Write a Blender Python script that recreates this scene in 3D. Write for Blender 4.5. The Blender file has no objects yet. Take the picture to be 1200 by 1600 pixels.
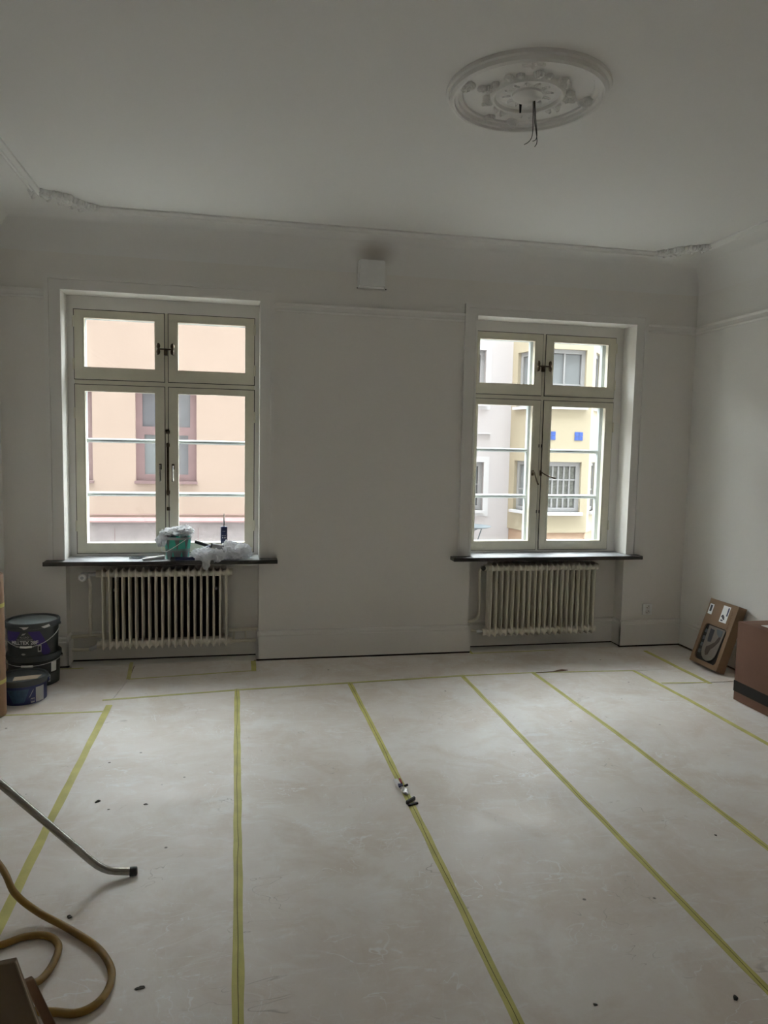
import bpy, bmesh, math, random
from mathutils import Vector, Matrix, noise
random.seed(7)
C = bpy.context.scene.collection
sc = bpy.context.scene
pi = math.pi

# ---------------------------------------------------------------- camera
yaw, pitch, roll, FPX = 0.201836542, -0.0891817669, 0.0207136269, 1141.99
fw = Vector((math.sin(yaw)*math.cos(pitch), math.cos(yaw)*math.cos(pitch), math.sin(pitch)))
r0 = Vector((math.cos(yaw), -math.sin(yaw), 0)); u0 = r0.cross(fw)
rr = r0*math.cos(roll) + u0*math.sin(roll); uu = -r0*math.sin(roll) + u0*math.cos(roll)
cd = bpy.data.cameras.new('camera'); cam = bpy.data.objects.new('camera', cd); C.objects.link(cam)
cam.matrix_world = Matrix(((rr.x, uu.x, -fw.x, 0), (rr.y, uu.y, -fw.y, -5.06596621), (rr.z, uu.z, -fw.z, 1.5), (0, 0, 0, 1)))
cd.sensor_fit = 'HORIZONTAL'; cd.sensor_width = 36; cd.lens = 36*FPX/1200; cd.clip_start = .05
sc.camera = cam

# ---------------------------------------------------------------- sky (overcast) and exposure
w = bpy.data.worlds.new('world'); sc.world = w; w.use_nodes = True
nt = w.node_tree; nt.nodes.clear()
wo = nt.nodes.new('ShaderNodeOutputWorld'); bg = nt.nodes.new('ShaderNodeBackground')
tc = nt.nodes.new('ShaderNodeTexCoord'); sx = nt.nodes.new('ShaderNodeSeparateXYZ')
mr = nt.nodes.new('ShaderNodeMapRange'); mr.inputs[1].default_value = 0; mr.inputs[2].default_value = 1
mr.inputs[3].default_value = .55; mr.inputs[4].default_value = 1.0
ml = nt.nodes.new('ShaderNodeMath'); ml.operation = 'MULTIPLY'; ml.inputs[1].default_value = 25.0
nt.links.new(tc.outputs['Generated'], sx.inputs[0]); nt.links.new(sx.outputs[2], mr.inputs[0])
nt.links.new(mr.outputs[0], ml.inputs[0]); nt.links.new(ml.outputs[0], bg.inputs['Strength'])
bg.inputs['Color'].default_value = (.945, .965, 1, 1)
nt.links.new(bg.outputs[0], wo.inputs[0])
sc.view_settings.view_transform = 'Standard'; sc.view_settings.look = 'None'
sc.view_settings.gamma = 1; sc.view_settings.use_curve_mapping = False
sc.view_settings.exposure = 0.0
cy = sc.cycles
cy.use_denoising = True; cy.max_bounces = 12; cy.diffuse_bounces = 8; cy.transparent_max_bounces = 12
cy.sample_clamp_indirect = 20

# ---------------------------------------------------------------- materials
def lin(c): return tuple((x/12.92 if x <= .04045 else ((x+.055)/1.055)**2.4) for x in c)
def nodes(name):
    m = bpy.data.materials.new(name); m.use_nodes = True
    t = m.node_tree; return m, t, t.nodes['Principled BSDF']
def mat(name, col, rough=.6, metal=0, var=.06, vscale=6, bump=0, bscale=80, spec=.5, stretch=None):
    """procedural paint: base colour with a soft noise variation and optional fine relief"""
    m, t, b = nodes(name)
    N = t.nodes.new; L = t.links.new
    tc = N('ShaderNodeTexCoord'); n = N('ShaderNodeTexNoise'); n.inputs['Scale'].default_value = vscale; n.inputs['Detail'].default_value = 5
    src = tc.outputs['Object']
    if stretch:
        mp = N('ShaderNodeMapping'); mp.inputs['Scale'].default_value = stretch; L(src, mp.inputs[0]); src = mp.outputs[0]
    L(src, n.inputs['Vector'])
    mx = N('ShaderNodeMix'); mx.data_type = 'RGBA'
    mx.inputs[6].default_value = tuple(max(0, c*(1-var)) for c in col)+(1,)
    mx.inputs[7].default_value = tuple(min(1, c*(1+var)) for c in col)+(1,)
    rp = N('ShaderNodeMapRange'); rp.inputs[1].default_value = .3; rp.inputs[2].default_value = .7
    L(n.outputs['Fac'], rp.inputs[0]); L(rp.outputs[0], mx.inputs[0]); L(mx.outputs[2], b.inputs['Base Color'])
    b.inputs['Roughness'].default_value = rough; b.inputs['Metallic'].default_value = metal
    b.inputs['Specular IOR Level'].default_value = spec
    if bump:
        n2 = N('ShaderNodeTexNoise'); n2.inputs['Scale'].default_value = bscale; n2.inputs['Detail'].default_value = 4
        L(src, n2.inputs['Vector'])
        bp = N('ShaderNodeBump'); bp.inputs['Strength'].default_value = bump; bp.inputs['Distance'].default_value = .004
        L(n2.outputs['Fac'], bp.inputs['Height']); L(bp.outputs[0], b.inputs['Normal'])
    return m

M = {}
M['wall'] = mat('wall_paint', (0.770, 0.755, 0.725), .75, var=.02, vscale=2, bump=.12, bscale=45)
M['ceiling'] = mat('ceiling_paint', (0.790, 0.780, 0.760), .8, var=.015, vscale=2, bump=.05, bscale=30)
M['trim'] = mat('trim_gloss_paint', (0.770, 0.750, 0.715), .4, var=.015, vscale=3, bump=.05, bscale=40)
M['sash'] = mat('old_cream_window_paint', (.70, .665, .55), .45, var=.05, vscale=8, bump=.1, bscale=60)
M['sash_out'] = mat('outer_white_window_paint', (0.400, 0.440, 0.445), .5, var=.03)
M['radiator'] = mat('radiator_enamel', (.74, .70, .60), .4, var=.04, vscale=10)
M['sill'] = mat('dark_stone_sill', (0.022, 0.020, 0.018), .35, var=.5, vscale=25, spec=.7)
M['dust_sheen'] = mat('dusty_sheen_stone_top', (0.360, 0.370, 0.385), .38, var=.25, vscale=14, spec=.7)  # dust, with the window reflection painted in as pale blue-grey
M['black'] = mat('black_plastic', (.012, .012, .013), .4)
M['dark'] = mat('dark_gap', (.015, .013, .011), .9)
M['wood_under'] = mat('wood_subfloor', (.25, .16, .09), .6, var=.3, stretch=(1, 12, 1))
M['brass'] = mat('aged_dark_brass', (.11, .08, .05), .4, metal=.8, var=.3, vscale=60)
M['chrome'] = mat('worn_chrome', (0.360, 0.350, 0.320), .25, metal=1, var=.1, vscale=30)
M['tape'] = mat('yellow_masking_tape', (.60, .56, .17), .6, var=.13, vscale=9, bump=.3, bscale=120)
M['tape_pale'] = mat('thin_yellow_masking_tape', (.60, .57, .25), .6, var=.13, vscale=9, bump=.3, bscale=120)
M['crease'] = mat('tape_crease', (.16, .14, .04), .8)
M['cardboard'] = mat('brown_cardboard', (.215, .135, .078), .8, var=.07, vscale=5, bump=.1, bscale=90)
M['cardboard_dk'] = mat('rust_brown_cardboard', (.175, .088, .056), .8, var=.07, vscale=4, bump=.1, bscale=90)
M['cardboard_edge'] = mat('pale_cardboard_edge', (.45, .36, .26), .85)
M['paper_tube'] = mat('brown_paper_roll', (.33, .20, .12), .7, var=.15, vscale=3, stretch=(6, 6, 1))
M['white'] = mat('white_plastic', (.82, .82, .81), .4)
M['card_grey'] = mat('grey_brown_cardboard', (.27, .205, .145), .8)
M['card_red'] = mat('warm_brown_cardboard', (.26, .155, .10), .8)
M['label'] = mat('white_label', (.78, .78, .78), .6, var=.03)
M['product'] = mat('beige_product', (.20, .175, .15), .5)
M['product_dk'] = mat('dark_product', (.05, .032, .022), .6)
M['cloth'] = mat('white_cloth', (.80, .80, .81), .9, var=.05, vscale=30, bump=.3, bscale=200)
M['bucket'] = mat('charcoal_plastic', (.060, .070, .075), .42, var=.1)
M['lidtop'] = mat('grey_blue_lid', (0.260, 0.310, 0.330), .4, var=.15, vscale=12)
M['bucket_blk'] = mat('black_bucket', (.018, .019, .022), .4)
M['violet'] = mat('violet_print', (.055, .030, .20), .5)
M['bluelabel'] = mat('blue_print', (.02, .03, .13), .45, var=.2)
M['blueart'] = mat('pale_blue_print', (.05, .11, .20), .45, var=.3, vscale=30)
M['print'] = mat('white_print', (.5, .5, .5), .5)
M['print_dk'] = mat('black_print', (.03, .03, .04), .6)
M['wire'] = mat('grey_wire', (.62, .62, .62), .35, metal=.5)
M['blue_obj'] = mat('navy_plastic', (.02, .03, .10), .4)
M['grey_obj'] = mat('grey_plastic', (.32, .33, .34), .5)
M['teal'] = mat('teal', (.05, .42, .33), .5)
M['hose'] = mat('ochre_hose', (.27, .155, .022), .5, var=.15, vscale=20)
M['pink'] = mat('pink_stucco', (0.351, 0.270, 0.224), .9, var=.03, vscale=1.5, bump=.2, bscale=30)
M['socle'] = mat('grey_plinth_stone', (0.252, 0.223, 0.226), .9, var=.15, vscale=4, bump=.3, bscale=20)
M['band'] = mat('rose_band', (0.294, 0.189, 0.187), .8)
M['maroon'] = mat('maroon_window_paint', (0.192, 0.125, 0.126), .7, var=.1)
M['glassfar'] = mat('far_window_glass', (0.111, 0.111, 0.124), .15, var=.15, vscale=3)
M['glassfar2'] = mat('far_window_blind', (0.158, 0.170, 0.178), .4, var=.08, vscale=4)
M['glassdark'] = mat('far_window_net', (0.125, 0.130, 0.117), .3, var=.4, vscale=25)
M['whitest'] = mat('white_stucco', (0.447, 0.424, 0.434), .9, var=.02, vscale=1.5)
M['whiter'] = mat('white_surround', (0.509, 0.509, 0.527), .8, var=.02)
M['yellow'] = mat('yellow_stucco', (0.351, 0.307, 0.223), .9, var=.03, vscale=1.5, bump=.15, bscale=30)
M['orange'] = mat('orange_plinth', (0.358, 0.247, 0.173), .9, var=.05)
M['greyframe'] = mat('grey_window_paint', (0.262, 0.262, 0.267), .7, var=.04)
M['bluetile'] = mat('blue_glazed_tile', (0.045, 0.095, 0.330), .3, var=.15, vscale=9)
M['metalgrey'] = mat('painted_steel', (0.098, 0.116, 0.128), .4, var=.1)
M['asphalt'] = mat('street_paving', (.25, .24, .23), .9, var=.2, vscale=8)
M['red'] = mat('red_print', (.35, .02, .02), .5)
M['foil'] = mat('crumpled_foil', (.45, .44, .43), .3, metal=.7, var=.4, vscale=150)
M['crumb'] = mat('dark_debris', (.07, .06, .05), .9)
M['torn'] = mat('torn_brown_paper', (.16, .085, .04), .9)
M['own_stucco'] = mat('own_facade_stucco', (.20, .19, .18), .9)
M['rosette'] = M['ceiling']

# wall and ceiling paint that carry the soot smudge above the vent
def sooty(name, col, dirt, bscale, bstr):
    m, t, b = nodes(name); N = t.nodes.new; L = t.links.new
    g = N('ShaderNodeNewGeometry'); mp = N('ShaderNodeMapping'); mp.vector_type = 'POINT'
    mp.inputs['Location'].default_value = (-.93*5, .03*4, -2.815*9); mp.inputs['Scale'].default_value = (5, 4, 9)
    L(g.outputs['Position'], mp.inputs[0]); ln = N('ShaderNodeVectorMath'); ln.operation = 'LENGTH'; L(mp.outputs[0], ln.inputs[0])
    r = N('ShaderNodeMapRange'); r.inputs[1].default_value = 0; r.inputs[2].default_value = 1.0; r.inputs[3].default_value = .75; r.inputs[4].default_value = 0; r.interpolation_type = 'SMOOTHSTEP'
    L(ln.outputs['Value'], r.inputs[0])
    mx = N('ShaderNodeMix'); mx.data_type = 'RGBA'; mx.inputs[6].default_value = col+(1,); mx.inputs[7].default_value = dirt+(1,)
    L(r.outputs[0], mx.inputs[0]); L(mx.outputs[2], b.inputs['Base Color']); b.inputs['Roughness'].default_value = .75
    n2 = N('ShaderNodeTexNoise'); n2.inputs['Scale'].default_value = bscale; bp = N('ShaderNodeBump'); bp.inputs['Strength'].default_value = bstr; bp.inputs['Distance'].default_value = .004
    L(n2.outputs['Fac'], bp.inputs['Height']); L(bp.outputs[0], b.inputs['Normal'])
    return m
M['wall_front'] = sooty('window_wall_paint', (.77, .745, .705), (.36, .32, .27), 45, .12)
M['ceiling_main'] = sooty('cove_and_ceiling_paint', (.79, .78, .76), (.36, .32, .27), 30, .05)

# glass: thin clear pane with a reflection
m = bpy.data.materials.new('window_glass'); m.use_nodes = True; t = m.node_tree; t.nodes.clear()
o_ = t.nodes.new('ShaderNodeOutputMaterial'); mxs = t.nodes.new('ShaderNodeMixShader'); tr = t.nodes.new('ShaderNodeBsdfTransparent'); gl = t.nodes.new('ShaderNodeBsdfGlossy')
fr = t.nodes.new('ShaderNodeLayerWeight'); fr.inputs[0].default_value = .15
gl.inputs['Roughness'].default_value = .02; tr.inputs[0].default_value = (.97, .985, .98, 1)
fr.inputs[0].default_value = .5
pw_ = t.nodes.new('ShaderNodeMath'); pw_.operation = 'POWER'; pw_.inputs[1].default_value = 5
ma_ = t.nodes.new('ShaderNodeMath'); ma_.operation = 'MULTIPLY_ADD'; ma_.inputs[1].default_value = .5; ma_.inputs[2].default_value = .02
t.links.new(fr.outputs['Facing'], pw_.inputs[0]); t.links.new(pw_.outputs[0], ma_.inputs[0]); t.links.new(ma_.outputs[0], mxs.inputs[0]); t.links.new(tr.outputs[0], mxs.inputs[1]); t.links.new(gl.outputs[0], mxs.inputs[2]); t.links.new(mxs.outputs[0], o_.inputs[0])
M['glass'] = m

t = M['cloth'].node_tree; b = t.nodes['Principled BSDF']; o_ = t.nodes['Material Output']
tl = t.nodes.new('ShaderNodeBsdfTranslucent'); tl.inputs[0].default_value = (.92, .93, .95, 1); ms = t.nodes.new('ShaderNodeMixShader'); ms.inputs[0].default_value = .38
t.links.new(b.outputs[0], ms.inputs[1]); t.links.new(tl.outputs[0], ms.inputs[2]); t.links.new(ms.outputs[0], o_.inputs[0])

# floor protection paper: dusty off-white with scuffs, smears and specks
m, t, b = nodes('floor_protection_paper'); N = t.nodes.new; L = t.links.new
g = N('ShaderNodeNewGeometry'); P = g.outputs['Position']
def nz(scale, detail=6, rough=.6, stretch=None, rot=0, dist=0):
    src = P
    if stretch:
        mp = N('ShaderNodeMapping'); mp.inputs['Scale'].default_value = stretch; mp.inputs['Rotation'].default_value = (0, 0, rot); L(P, mp.inputs[0]); src = mp.outputs[0]
    n = N('ShaderNodeTexNoise'); n.inputs['Scale'].default_value = scale; n.inputs['Detail'].default_value = detail
    n.inputs['Roughness'].default_value = rough; n.inputs['Distortion'].default_value = dist; L(src, n.inputs['Vector']); return n.outputs['Fac']
def rng(x, a, b_, c=0, d=1):
    r = N('ShaderNodeMapRange'); r.inputs[1].default_value = a; r.inputs[2].default_value = b_; r.inputs[3].default_value = c; r.inputs[4].default_value = d; L(x, r.inputs[0]); return r.outputs[0]
def mixc(f, a, b_):
    x = N('ShaderNodeMix'); x.data_type = 'RGBA'; L(f, x.inputs[0])
    for i, v in ((6, a), (7, b_)):
        if isinstance(v, tuple): x.inputs[i].default_value = v+(1,)
        else: L(v, x.inputs[i])
    return x.outputs[2]
def mul(a, b_):
    x = N('ShaderNodeMath'); x.operation = 'MULTIPLY'; L(a, x.inputs[0]); L(b_, x.inputs[1]); return x.outputs[0]
c = mixc(rng(nz(1.6), .35, .65), (.79, .72, .665), (.88, .845, .81))
c = mixc(rng(nz(3.0, 8, .65, dist=.6), .45, .62, 0, .62), c, (.70, .60, .515))
c = mixc(rng(nz(5, 8, .7, (1, 2.5, 1), .5, 1.2), .55, .68, 0, .5), c, (.93, .925, .915))
sm = mul(rng(nz(5, 9, .72, (1, 4, 1), .9, 2.2), .57, .70, 0, .75), rng(nz(1.3, 2), .45, .6))
c = mixc(sm, c, (.90, .89, .88))
sm2 = mul(rng(nz(5, 9, .72, (4, 1, 1), .35, 2.4), .58, .70, 0, .75), rng(nz(1.1, 2), .46, .6))
sm3 = mul(rng(nz(3, 3, .5, (1, 9, 1), 1.9, 1.2), .70, .73, 0, .7), rng(nz(2.1, 2), .5, .58))
c = mixc(sm3, c, (.90, .89, .88))
c = mixc(sm2, c, (.91, .90, .89))
ds = mul(rng(nz(6, 9, .75, (1, 3, 1), -.4, 2.5), .66, .72, 0, .55), rng(nz(1.7, 2), .48, .58))
c = mixc(ds, c, (.30, .26, .22))
def ridge(scale, det, st, rot, w0, w1, fac):
    x = N('ShaderNodeMath'); x.operation = 'SUBTRACT'; L(nz(scale, det, .55, st, rot, 1.0), x.inputs[0]); x.inputs[1].default_value = .5
    y = N('ShaderNodeMath'); y.operation = 'ABSOLUTE'; L(x.outputs[0], y.inputs[0]); return rng(y.outputs[0], w0, w1, fac, 0)
c = mixc(mul(ridge(2.2, 4, (1, 2, 1), .4, .002, .006, .75), rng(nz(1.9, 4), .50, .58)), c, (.93, .92, .91))
c = mixc(mul(ridge(3.1, 3, (2, 1, 1), 1.1, .0015, .005, .7), rng(nz(2.7, 4, .6, (1, 1, 1), .8), .53, .60)), c, (.93, .92, .91))
c = mixc(mul(ridge(2.6, 3, (1, 1.5, 1), 2.1, .001, .004, .5), rng(nz(3.3, 4, .6, (1, 1, 1), 1.7), .56, .62)), c, (.34, .29, .25))
v = N('ShaderNodeTexVoronoi'); v.inputs['Scale'].default_value = 7; v.inputs['Randomness'].default_value = 1; L(P, v.inputs['Vector'])
sp = mul(rng(v.outputs['Distance'], .03, .055, 1, 0), rng(nz(2.3, 2), .5, .56))
c = mixc(sp, c, (.20, .17, .14))
L(c, b.inputs['Base Color'])
L(rng(nz(4), .3, .7, .36, .58), b.inputs['Roughness'])
bp = N('ShaderNodeBump'); bp.inputs['Strength'].default_value = .35; bp.inputs['Distance'].default_value = .006
L(nz(3.5, 6, .6), bp.inputs['Height']); L(bp.outputs[0], b.inputs['Normal'])
M['paper'] = m

# small green and grey triangle pattern of the sill bucket (flat print)
m, t, b = nodes('triangle_print'); N = t.nodes.new; L = t.links.new
tc = N('ShaderNodeTexCoord'); s = N('ShaderNodeSeparateXYZ'); L(tc.outputs['Object'], s.inputs[0])
def mth(op, a, b_=None, c_=None):
    x = N('ShaderNodeMath'); x.operation = op
    for i, v_ in enumerate((a, b_, c_)):
        if v_ is None: continue
        if isinstance(v_, (int, float)): x.inputs[i].default_value = v_
        else: L(v_, x.inputs[i])
    return x.outputs[0]
ang = mth('ARCTAN2', s.outputs[0], mth('MULTIPLY', s.outputs[1], -1))
u = mth('PINGPONG', mth('MULTIPLY', ang, 1.1), .5)
zz = mth('MULTIPLY', s.outputs[2], 1/.15)
f = mth('GREATER_THAN', mth('MULTIPLY', u, 2.0), mth('FRACT', mth('ADD', zz, -.42)))
c = mixc(f, (.10, .12, .13), (.03, .36, .27)); f2 = mth('MULTIPLY', mth('GREATER_THAN', zz, .36), mth('LESS_THAN', zz, .5))
x = N('ShaderNodeMix'); x.data_type = 'RGBA'; L(mth('MULTIPLY', f2, .7), x.inputs[0]); L(c, x.inputs[6]); x.inputs[7].default_value = (.14, .16, .17, 1)
L(x.outputs[2], b.inputs['Base Color']); b.inputs['Roughness'].default_value = .45
M['triangles'] = m

# ---------------------------------------------------------------- mesh helpers
class MB:
    def __init__(s): s.bm = bmesh.new()
    def box(s, x0, x1, y0, y1, z0, z1, bev=0):
        vs = [s.bm.verts.new((x, y, z)) for x in (x0, x1) for y in (y0, y1) for z in (z0, z1)]
        fs = [(0, 1, 3, 2), (4, 6, 7, 5), (0, 4, 5, 1), (2, 3, 7, 6), (0, 2, 6, 4), (1, 5, 7, 3)]
        faces = [s.bm.faces.new([vs[i] for i in f]) for f in fs]
        if bev:
            es = list({e for f in faces for e in f.edges})
            bmesh.ops.bevel(s.bm, geom=es, offset=bev, segments=2, affect='EDGES', profile=.5)
        return s
    def obox(s, o, ax, ay, az, bev=0):
        """box from corner o with edge vectors ax, ay, az"""
        o, ax, ay, az = map(Vector, (o, ax, ay, az))
        vs = [s.bm.verts.new(o+ax*i+ay*j+az*k) for i in (0, 1) for j in (0, 1) for k in (0, 1)]
        fs = [(0, 1, 3, 2), (4, 6, 7, 5), (0, 4, 5, 1), (2, 3, 7, 6), (0, 2, 6, 4), (1, 5, 7, 3)]
        faces = [s.bm.faces.new([vs[i] for i in f]) for f in fs]
        if bev:
            bmesh.ops.bevel(s.bm, geom=list({e for f in faces for e in f.edges}), offset=bev, segments=2, affect='EDGES', profile=.5)
        return s
    def prism(s, pts, z0, z1):
        a = [s.bm.verts.new((x, y, z0)) for x, y in pts]; b = [s.bm.verts.new((x, y, z1)) for x, y in pts]
        n = len(pts); s.bm.faces.new(a); s.bm.faces.new(b)
        for i in range(n): s.bm.faces.new([a[i], a[(i+1) % n], b[(i+1) % n], b[i]])
        return s
    def loft(s, rings, cap=True, closed=True):
        R = [[s.bm.verts.new(p) for p in r] for r in rings]; n = len(R[0])
        for a, b in zip(R, R[1:]):
            for i in range(n if closed else n-1): s.bm.faces.new([a[i], a[(i+1) % n], b[(i+1) % n], b[i]])
        if cap and closed: s.bm.faces.new(R[0]); s.bm.faces.new(R[-1])
        return s
    def lathe(s, cx, cy, prof, seg=32, ax=1, ay=1, cap=True):
        return s.loft([[(cx+r*ax*math.cos(2*pi*i/seg), cy+r*ay*math.sin(2*pi*i/seg), z) for i in range(seg)] for r, z in prof], cap)
    def tube(s, pts, r, seg=10, cap=True):
        pts = [Vector(p) for p in pts]; rings = []
        up = Vector((0, 0, 1)); prev = None
        for i, p in enumerate(pts):
            d = (pts[min(i+1, len(pts)-1)]-pts[max(i-1, 0)]).normalized()
            if prev is None:
                a = d.cross(up)
                if a.length < .1: a = d.cross(Vector((1, 0, 0)))
            else: a = prev - d*prev.dot(d)
            a.normalize(); prev = a; b = d.cross(a)
            rad = r[i] if isinstance(r, (list, tuple)) else r
            rings.append([p+(a*math.cos(2*pi*k/seg)+b*math.sin(2*pi*k/seg))*rad for k in range(seg)])
        return s.loft(rings, cap)
    def blob(s, c, sc_, seg=10, rings=6, rot=None):
        res = bmesh.ops.create_uvsphere(s.bm, u_segments=seg, v_segments=rings, radius=1)
        Mx = Matrix.Translation(c) @ (rot.to_4x4() if rot else Matrix.Identity(4)) @ Matrix.Diagonal((*sc_, 1))
        bmesh.ops.transform(s.bm, matrix=Mx, verts=res['verts']); return s
    def xf(s, m): bmesh.ops.transform(s.bm, matrix=m, verts=s.bm.verts[:]); return s
    def build(s, name, m, parent=None, smooth=False, **tags):
        bm = s.bm
        bmesh.ops.recalc_face_normals(bm, faces=bm.faces[:])
        me = bpy.data.meshes.new(name)
        if parent is None:
            xs = [v.co for v in bm.verts]
            mn = Vector([min(v[i] for v in xs) for i in range(3)]); mxx = Vector([max(v[i] for v in xs) for i in range(3)])
            base = Vector(((mn.x+mxx.x)/2, (mn.y+mxx.y)/2, mn.z))
        else: base = wloc(parent)
        bmesh.ops.translate(bm, vec=-base, verts=bm.verts[:])
        bm.to_mesh(me); bm.free()
        me.materials.append(m)
        if smooth:
            for p in me.polygons: p.use_smooth = True
            try: me.set_sharp_from_angle(angle=math.radians(38))
            except Exception: pass
        o = bpy.data.objects.new(name, me); C.objects.link(o)
        if parent is None: o.location = base
        else: o.parent = parent
        for k, v in tags.items(): o[k] = v
        return o
def wloc(o):
    l = Vector(o.location); 
    while o.parent: o = o.parent; l += o.location
    return l
def empty(name, loc, **tags):
    o = bpy.data.objects.new(name, None); C.objects.link(o); o.location = loc; o.empty_display_size = .05
    for k, v in tags.items(): o[k] = v
    return o
def S(**k): return dict(kind='structure', **k)
def spline(pts, n=8):
    pts = [Vector(p) for p in pts]; out = []
    for i in range(len(pts)-1):
        p0, p1, p2, p3 = pts[max(i-1, 0)], pts[i], pts[i+1], pts[min(i+2, len(pts)-1)]
        for k in range(n):
            t = k/n
            out.append(.5*((2*p1)+(p2-p0)*t+(2*p0-5*p1+4*p2-p3)*t*t+(3*p1-p0-3*p2+p3)*t**3))
    return out+[pts[-1]]
def holes(mb, x0, x1, z0, z1, hs, y0, y1):
    """slab y0..y1 with rectangular holes, cut on a grid of boxes"""
    xs = sorted({x0, x1, *[h[0] for h in hs], *[h[1] for h in hs]}); zs = sorted({z0, z1, *[h[2] for h in hs], *[h[3] for h in hs]})
    for a, b in zip(xs, xs[1:]):
        run = None
        for c, d in zip(zs, zs[1:]):
            solid = a >= x0 and b <= x1 and c >= z0 and d <= z1 and not any(h[0] <= a and b <= h[1] and h[2] <= c and d <= h[3] for h in hs)
            if solid: run = (run[0], d) if run else (c, d)
            if (not solid or d == zs[-1]) and run:
                mb.box(a, b, y0, y1, run[0], run[1]); run = None
    return mb
def text_mesh(body, size, bold=0.0):
    cu = bpy.data.curves.new('txt', 'FONT'); cu.body = body; cu.size = size; cu.align_x = 'CENTER'; cu.offset = bold; cu.resolution_u = 3
    to = bpy.data.objects.new('txt', cu); C.objects.link(to)
    dg = bpy.context.evaluated_depsgraph_get(); me = bpy.data.meshes.new_from_object(to.evaluated_get(dg))
    bpy.data.objects.remove(to); bpy.data.curves.remove(cu)
    return me

# ---------------------------------------------------------------- room shell
XL, XR, YB, H, CR = -1.46, 3.427, -4.6, 2.90, .22
W1 = dict(x0=-1.089, x1=.162, z0=.70, z1=2.45)
W2 = dict(x0=1.684, x1=2.921, z0=.70, z1=2.439)
mb = MB()
holes(mb, XL-.2, XR+.2, -.1, 3.05, [(W1['x0'], W1['x1'], 0, W1['z1']), (W2['x0'], W2['x1'], 0, W2['z1'])], 0, .12)
holes(mb, XL-.2, XR+.2, -.1, 3.05, [(W1['x0'], W1['x1'], W1['z0'], W1['z1']), (W2['x0'], W2['x1'], W2['z0'], W2['z1'])], .12, .42)
mb.build('wall_front', M['wall_front'], **S())
MB().box(XR, XR+.2, YB-.2, 0, -.1, 3.05).build('wall_right', M['wall'], **S())
MB().box(XL-.2, XL, YB-.2, 0, -.1, 3.05).build('wall_left', M['wall'], **S())
mb = MB(); holes(mb, XL, XR, -.1, 3.05, [(-.55, .47, -.1, 2.2)], YB-.15, YB); mb.build('wall_back', M['wall'], **S())
# unseen rest of our own building, added tall to shade the opposite facades
mb = MB(); mb.box(-26, XL-.2, .12, .42, -.75, 17); mb.box(XR+.2, 30, .12, .42, -.75, 17); mb.box(XL-.2, XR+.2, .12, .42, 3.05, 17); mb.box(XL-.2, XR+.2, .13, .42, -.75, -.1)
mb.build('wall_exterior', M['own_stucco'], **S())
# hall behind the doorway where the photograph is taken
mb = MB(); mb.box(-1.6, -1.5, -6.6, YB-.15, -.1, 3.05); mb.box(1.6, 1.7, -6.6, YB-.15, -.1, 3.05); mb.box(-1.6, 1.7, -6.7, -6.6, -.1, 3.05)
mb.build('wall_hall', M['wall'], **S())
MB().box(-1.6, 1.7, -6.6, YB-.15, 2.9, 3.0).build('ceiling_hall', M['ceiling'], **S())
# ceiling with a hollow cove all round
bm = MB(); rings = []
for k in range(13):
    a = k/12*pi/2; d = CR*(1-math.cos(a)); z = H-CR+CR*math.sin(a)
    rings.append([(XL+d, YB+d, z), (XR-d, YB+d, z), (XR-d, -d, z), (XL+d, -d, z)])
bm.loft(rings, cap=False); bm.bm.faces.new([v for v in bm.bm.verts[-4:]])
bm.build('ceiling', M['ceiling_main'], smooth=True, **S())
MB().box(XL-.2, XR+.2, YB-.2, .42, 3.05, 3.15).build('ceiling_slab', M['ceiling'], **S())
MB().box(XL-.2, XR+.2, -6.7, .12, -.12, -.004).build('floor', M['wood_under'], **S())

# picture rail
def rail(name, a, b, nrm):
    """horizontal rail from a to b (xy), standing out along nrm"""
    a, b, n = Vector((*a, 0)), Vector((*b, 0)), Vector((*nrm, 0))
    prof = [(0, 2.392), (.010, 2.392), (.018, 2.402), (.014, 2.412), (.014, 2.432), (.022, 2.440), (.026, 2.447), (0, 2.450)]
    MB().loft([[p+n*d+Vector((0, 0, z)) for d, z in prof] for p in (a, b)]).build(name, M['trim'], smooth=True, **S())
rail('trim_1', (XL, 0), (-1.181, 0), (0, -1)); rail('trim_2', (.255, 0), (1.594, 0), (0, -1)); rail('trim_3', (3.008, 0), (XR, 0), (0, -1))
rail('trim_4', (XR, 0), (XR, YB), (-1, 0)); rail('trim_5', (XL, 0), (XL, YB), (1, 0))

# window casings (architraves)
def casing(name, xa, xb, xc, xd, zb, zt, zo):
    m_ = MB()
    for (x0, x1, z0, z1, d) in ((xa, xb, zb, zt, .016), (xc, xd, zb, zt, .016), (xb, xc, zo, zt, .016),
                                (xa-.004, xa+.022, zb, zt+.004, .028), (xd-.022, xd+.004, zb, zt+.004, .028), (xa+.022, xd-.022, zt-.022, zt+.004, .028)):
        m_.box(x0, x1, -d, 0, z0, z1)
    for (x0, x1, z0, z1) in ((xb-.014, xb, zb, zo+.014), (xc, xc+.014, zb, zo+.014), (xb, xc, zo, zo+.014)):
        m_.box(x0, x1, -.021, -.016, z0, z1)
    m_.build(name, M['trim'], **S())
casing('trim_6', -1.181, -1.089, .162, .255, .72, 2.537, 2.45)
casing('trim_7', 1.594, 1.684, 2.921, 3.008, .72, 2.513, 2.439)

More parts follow.
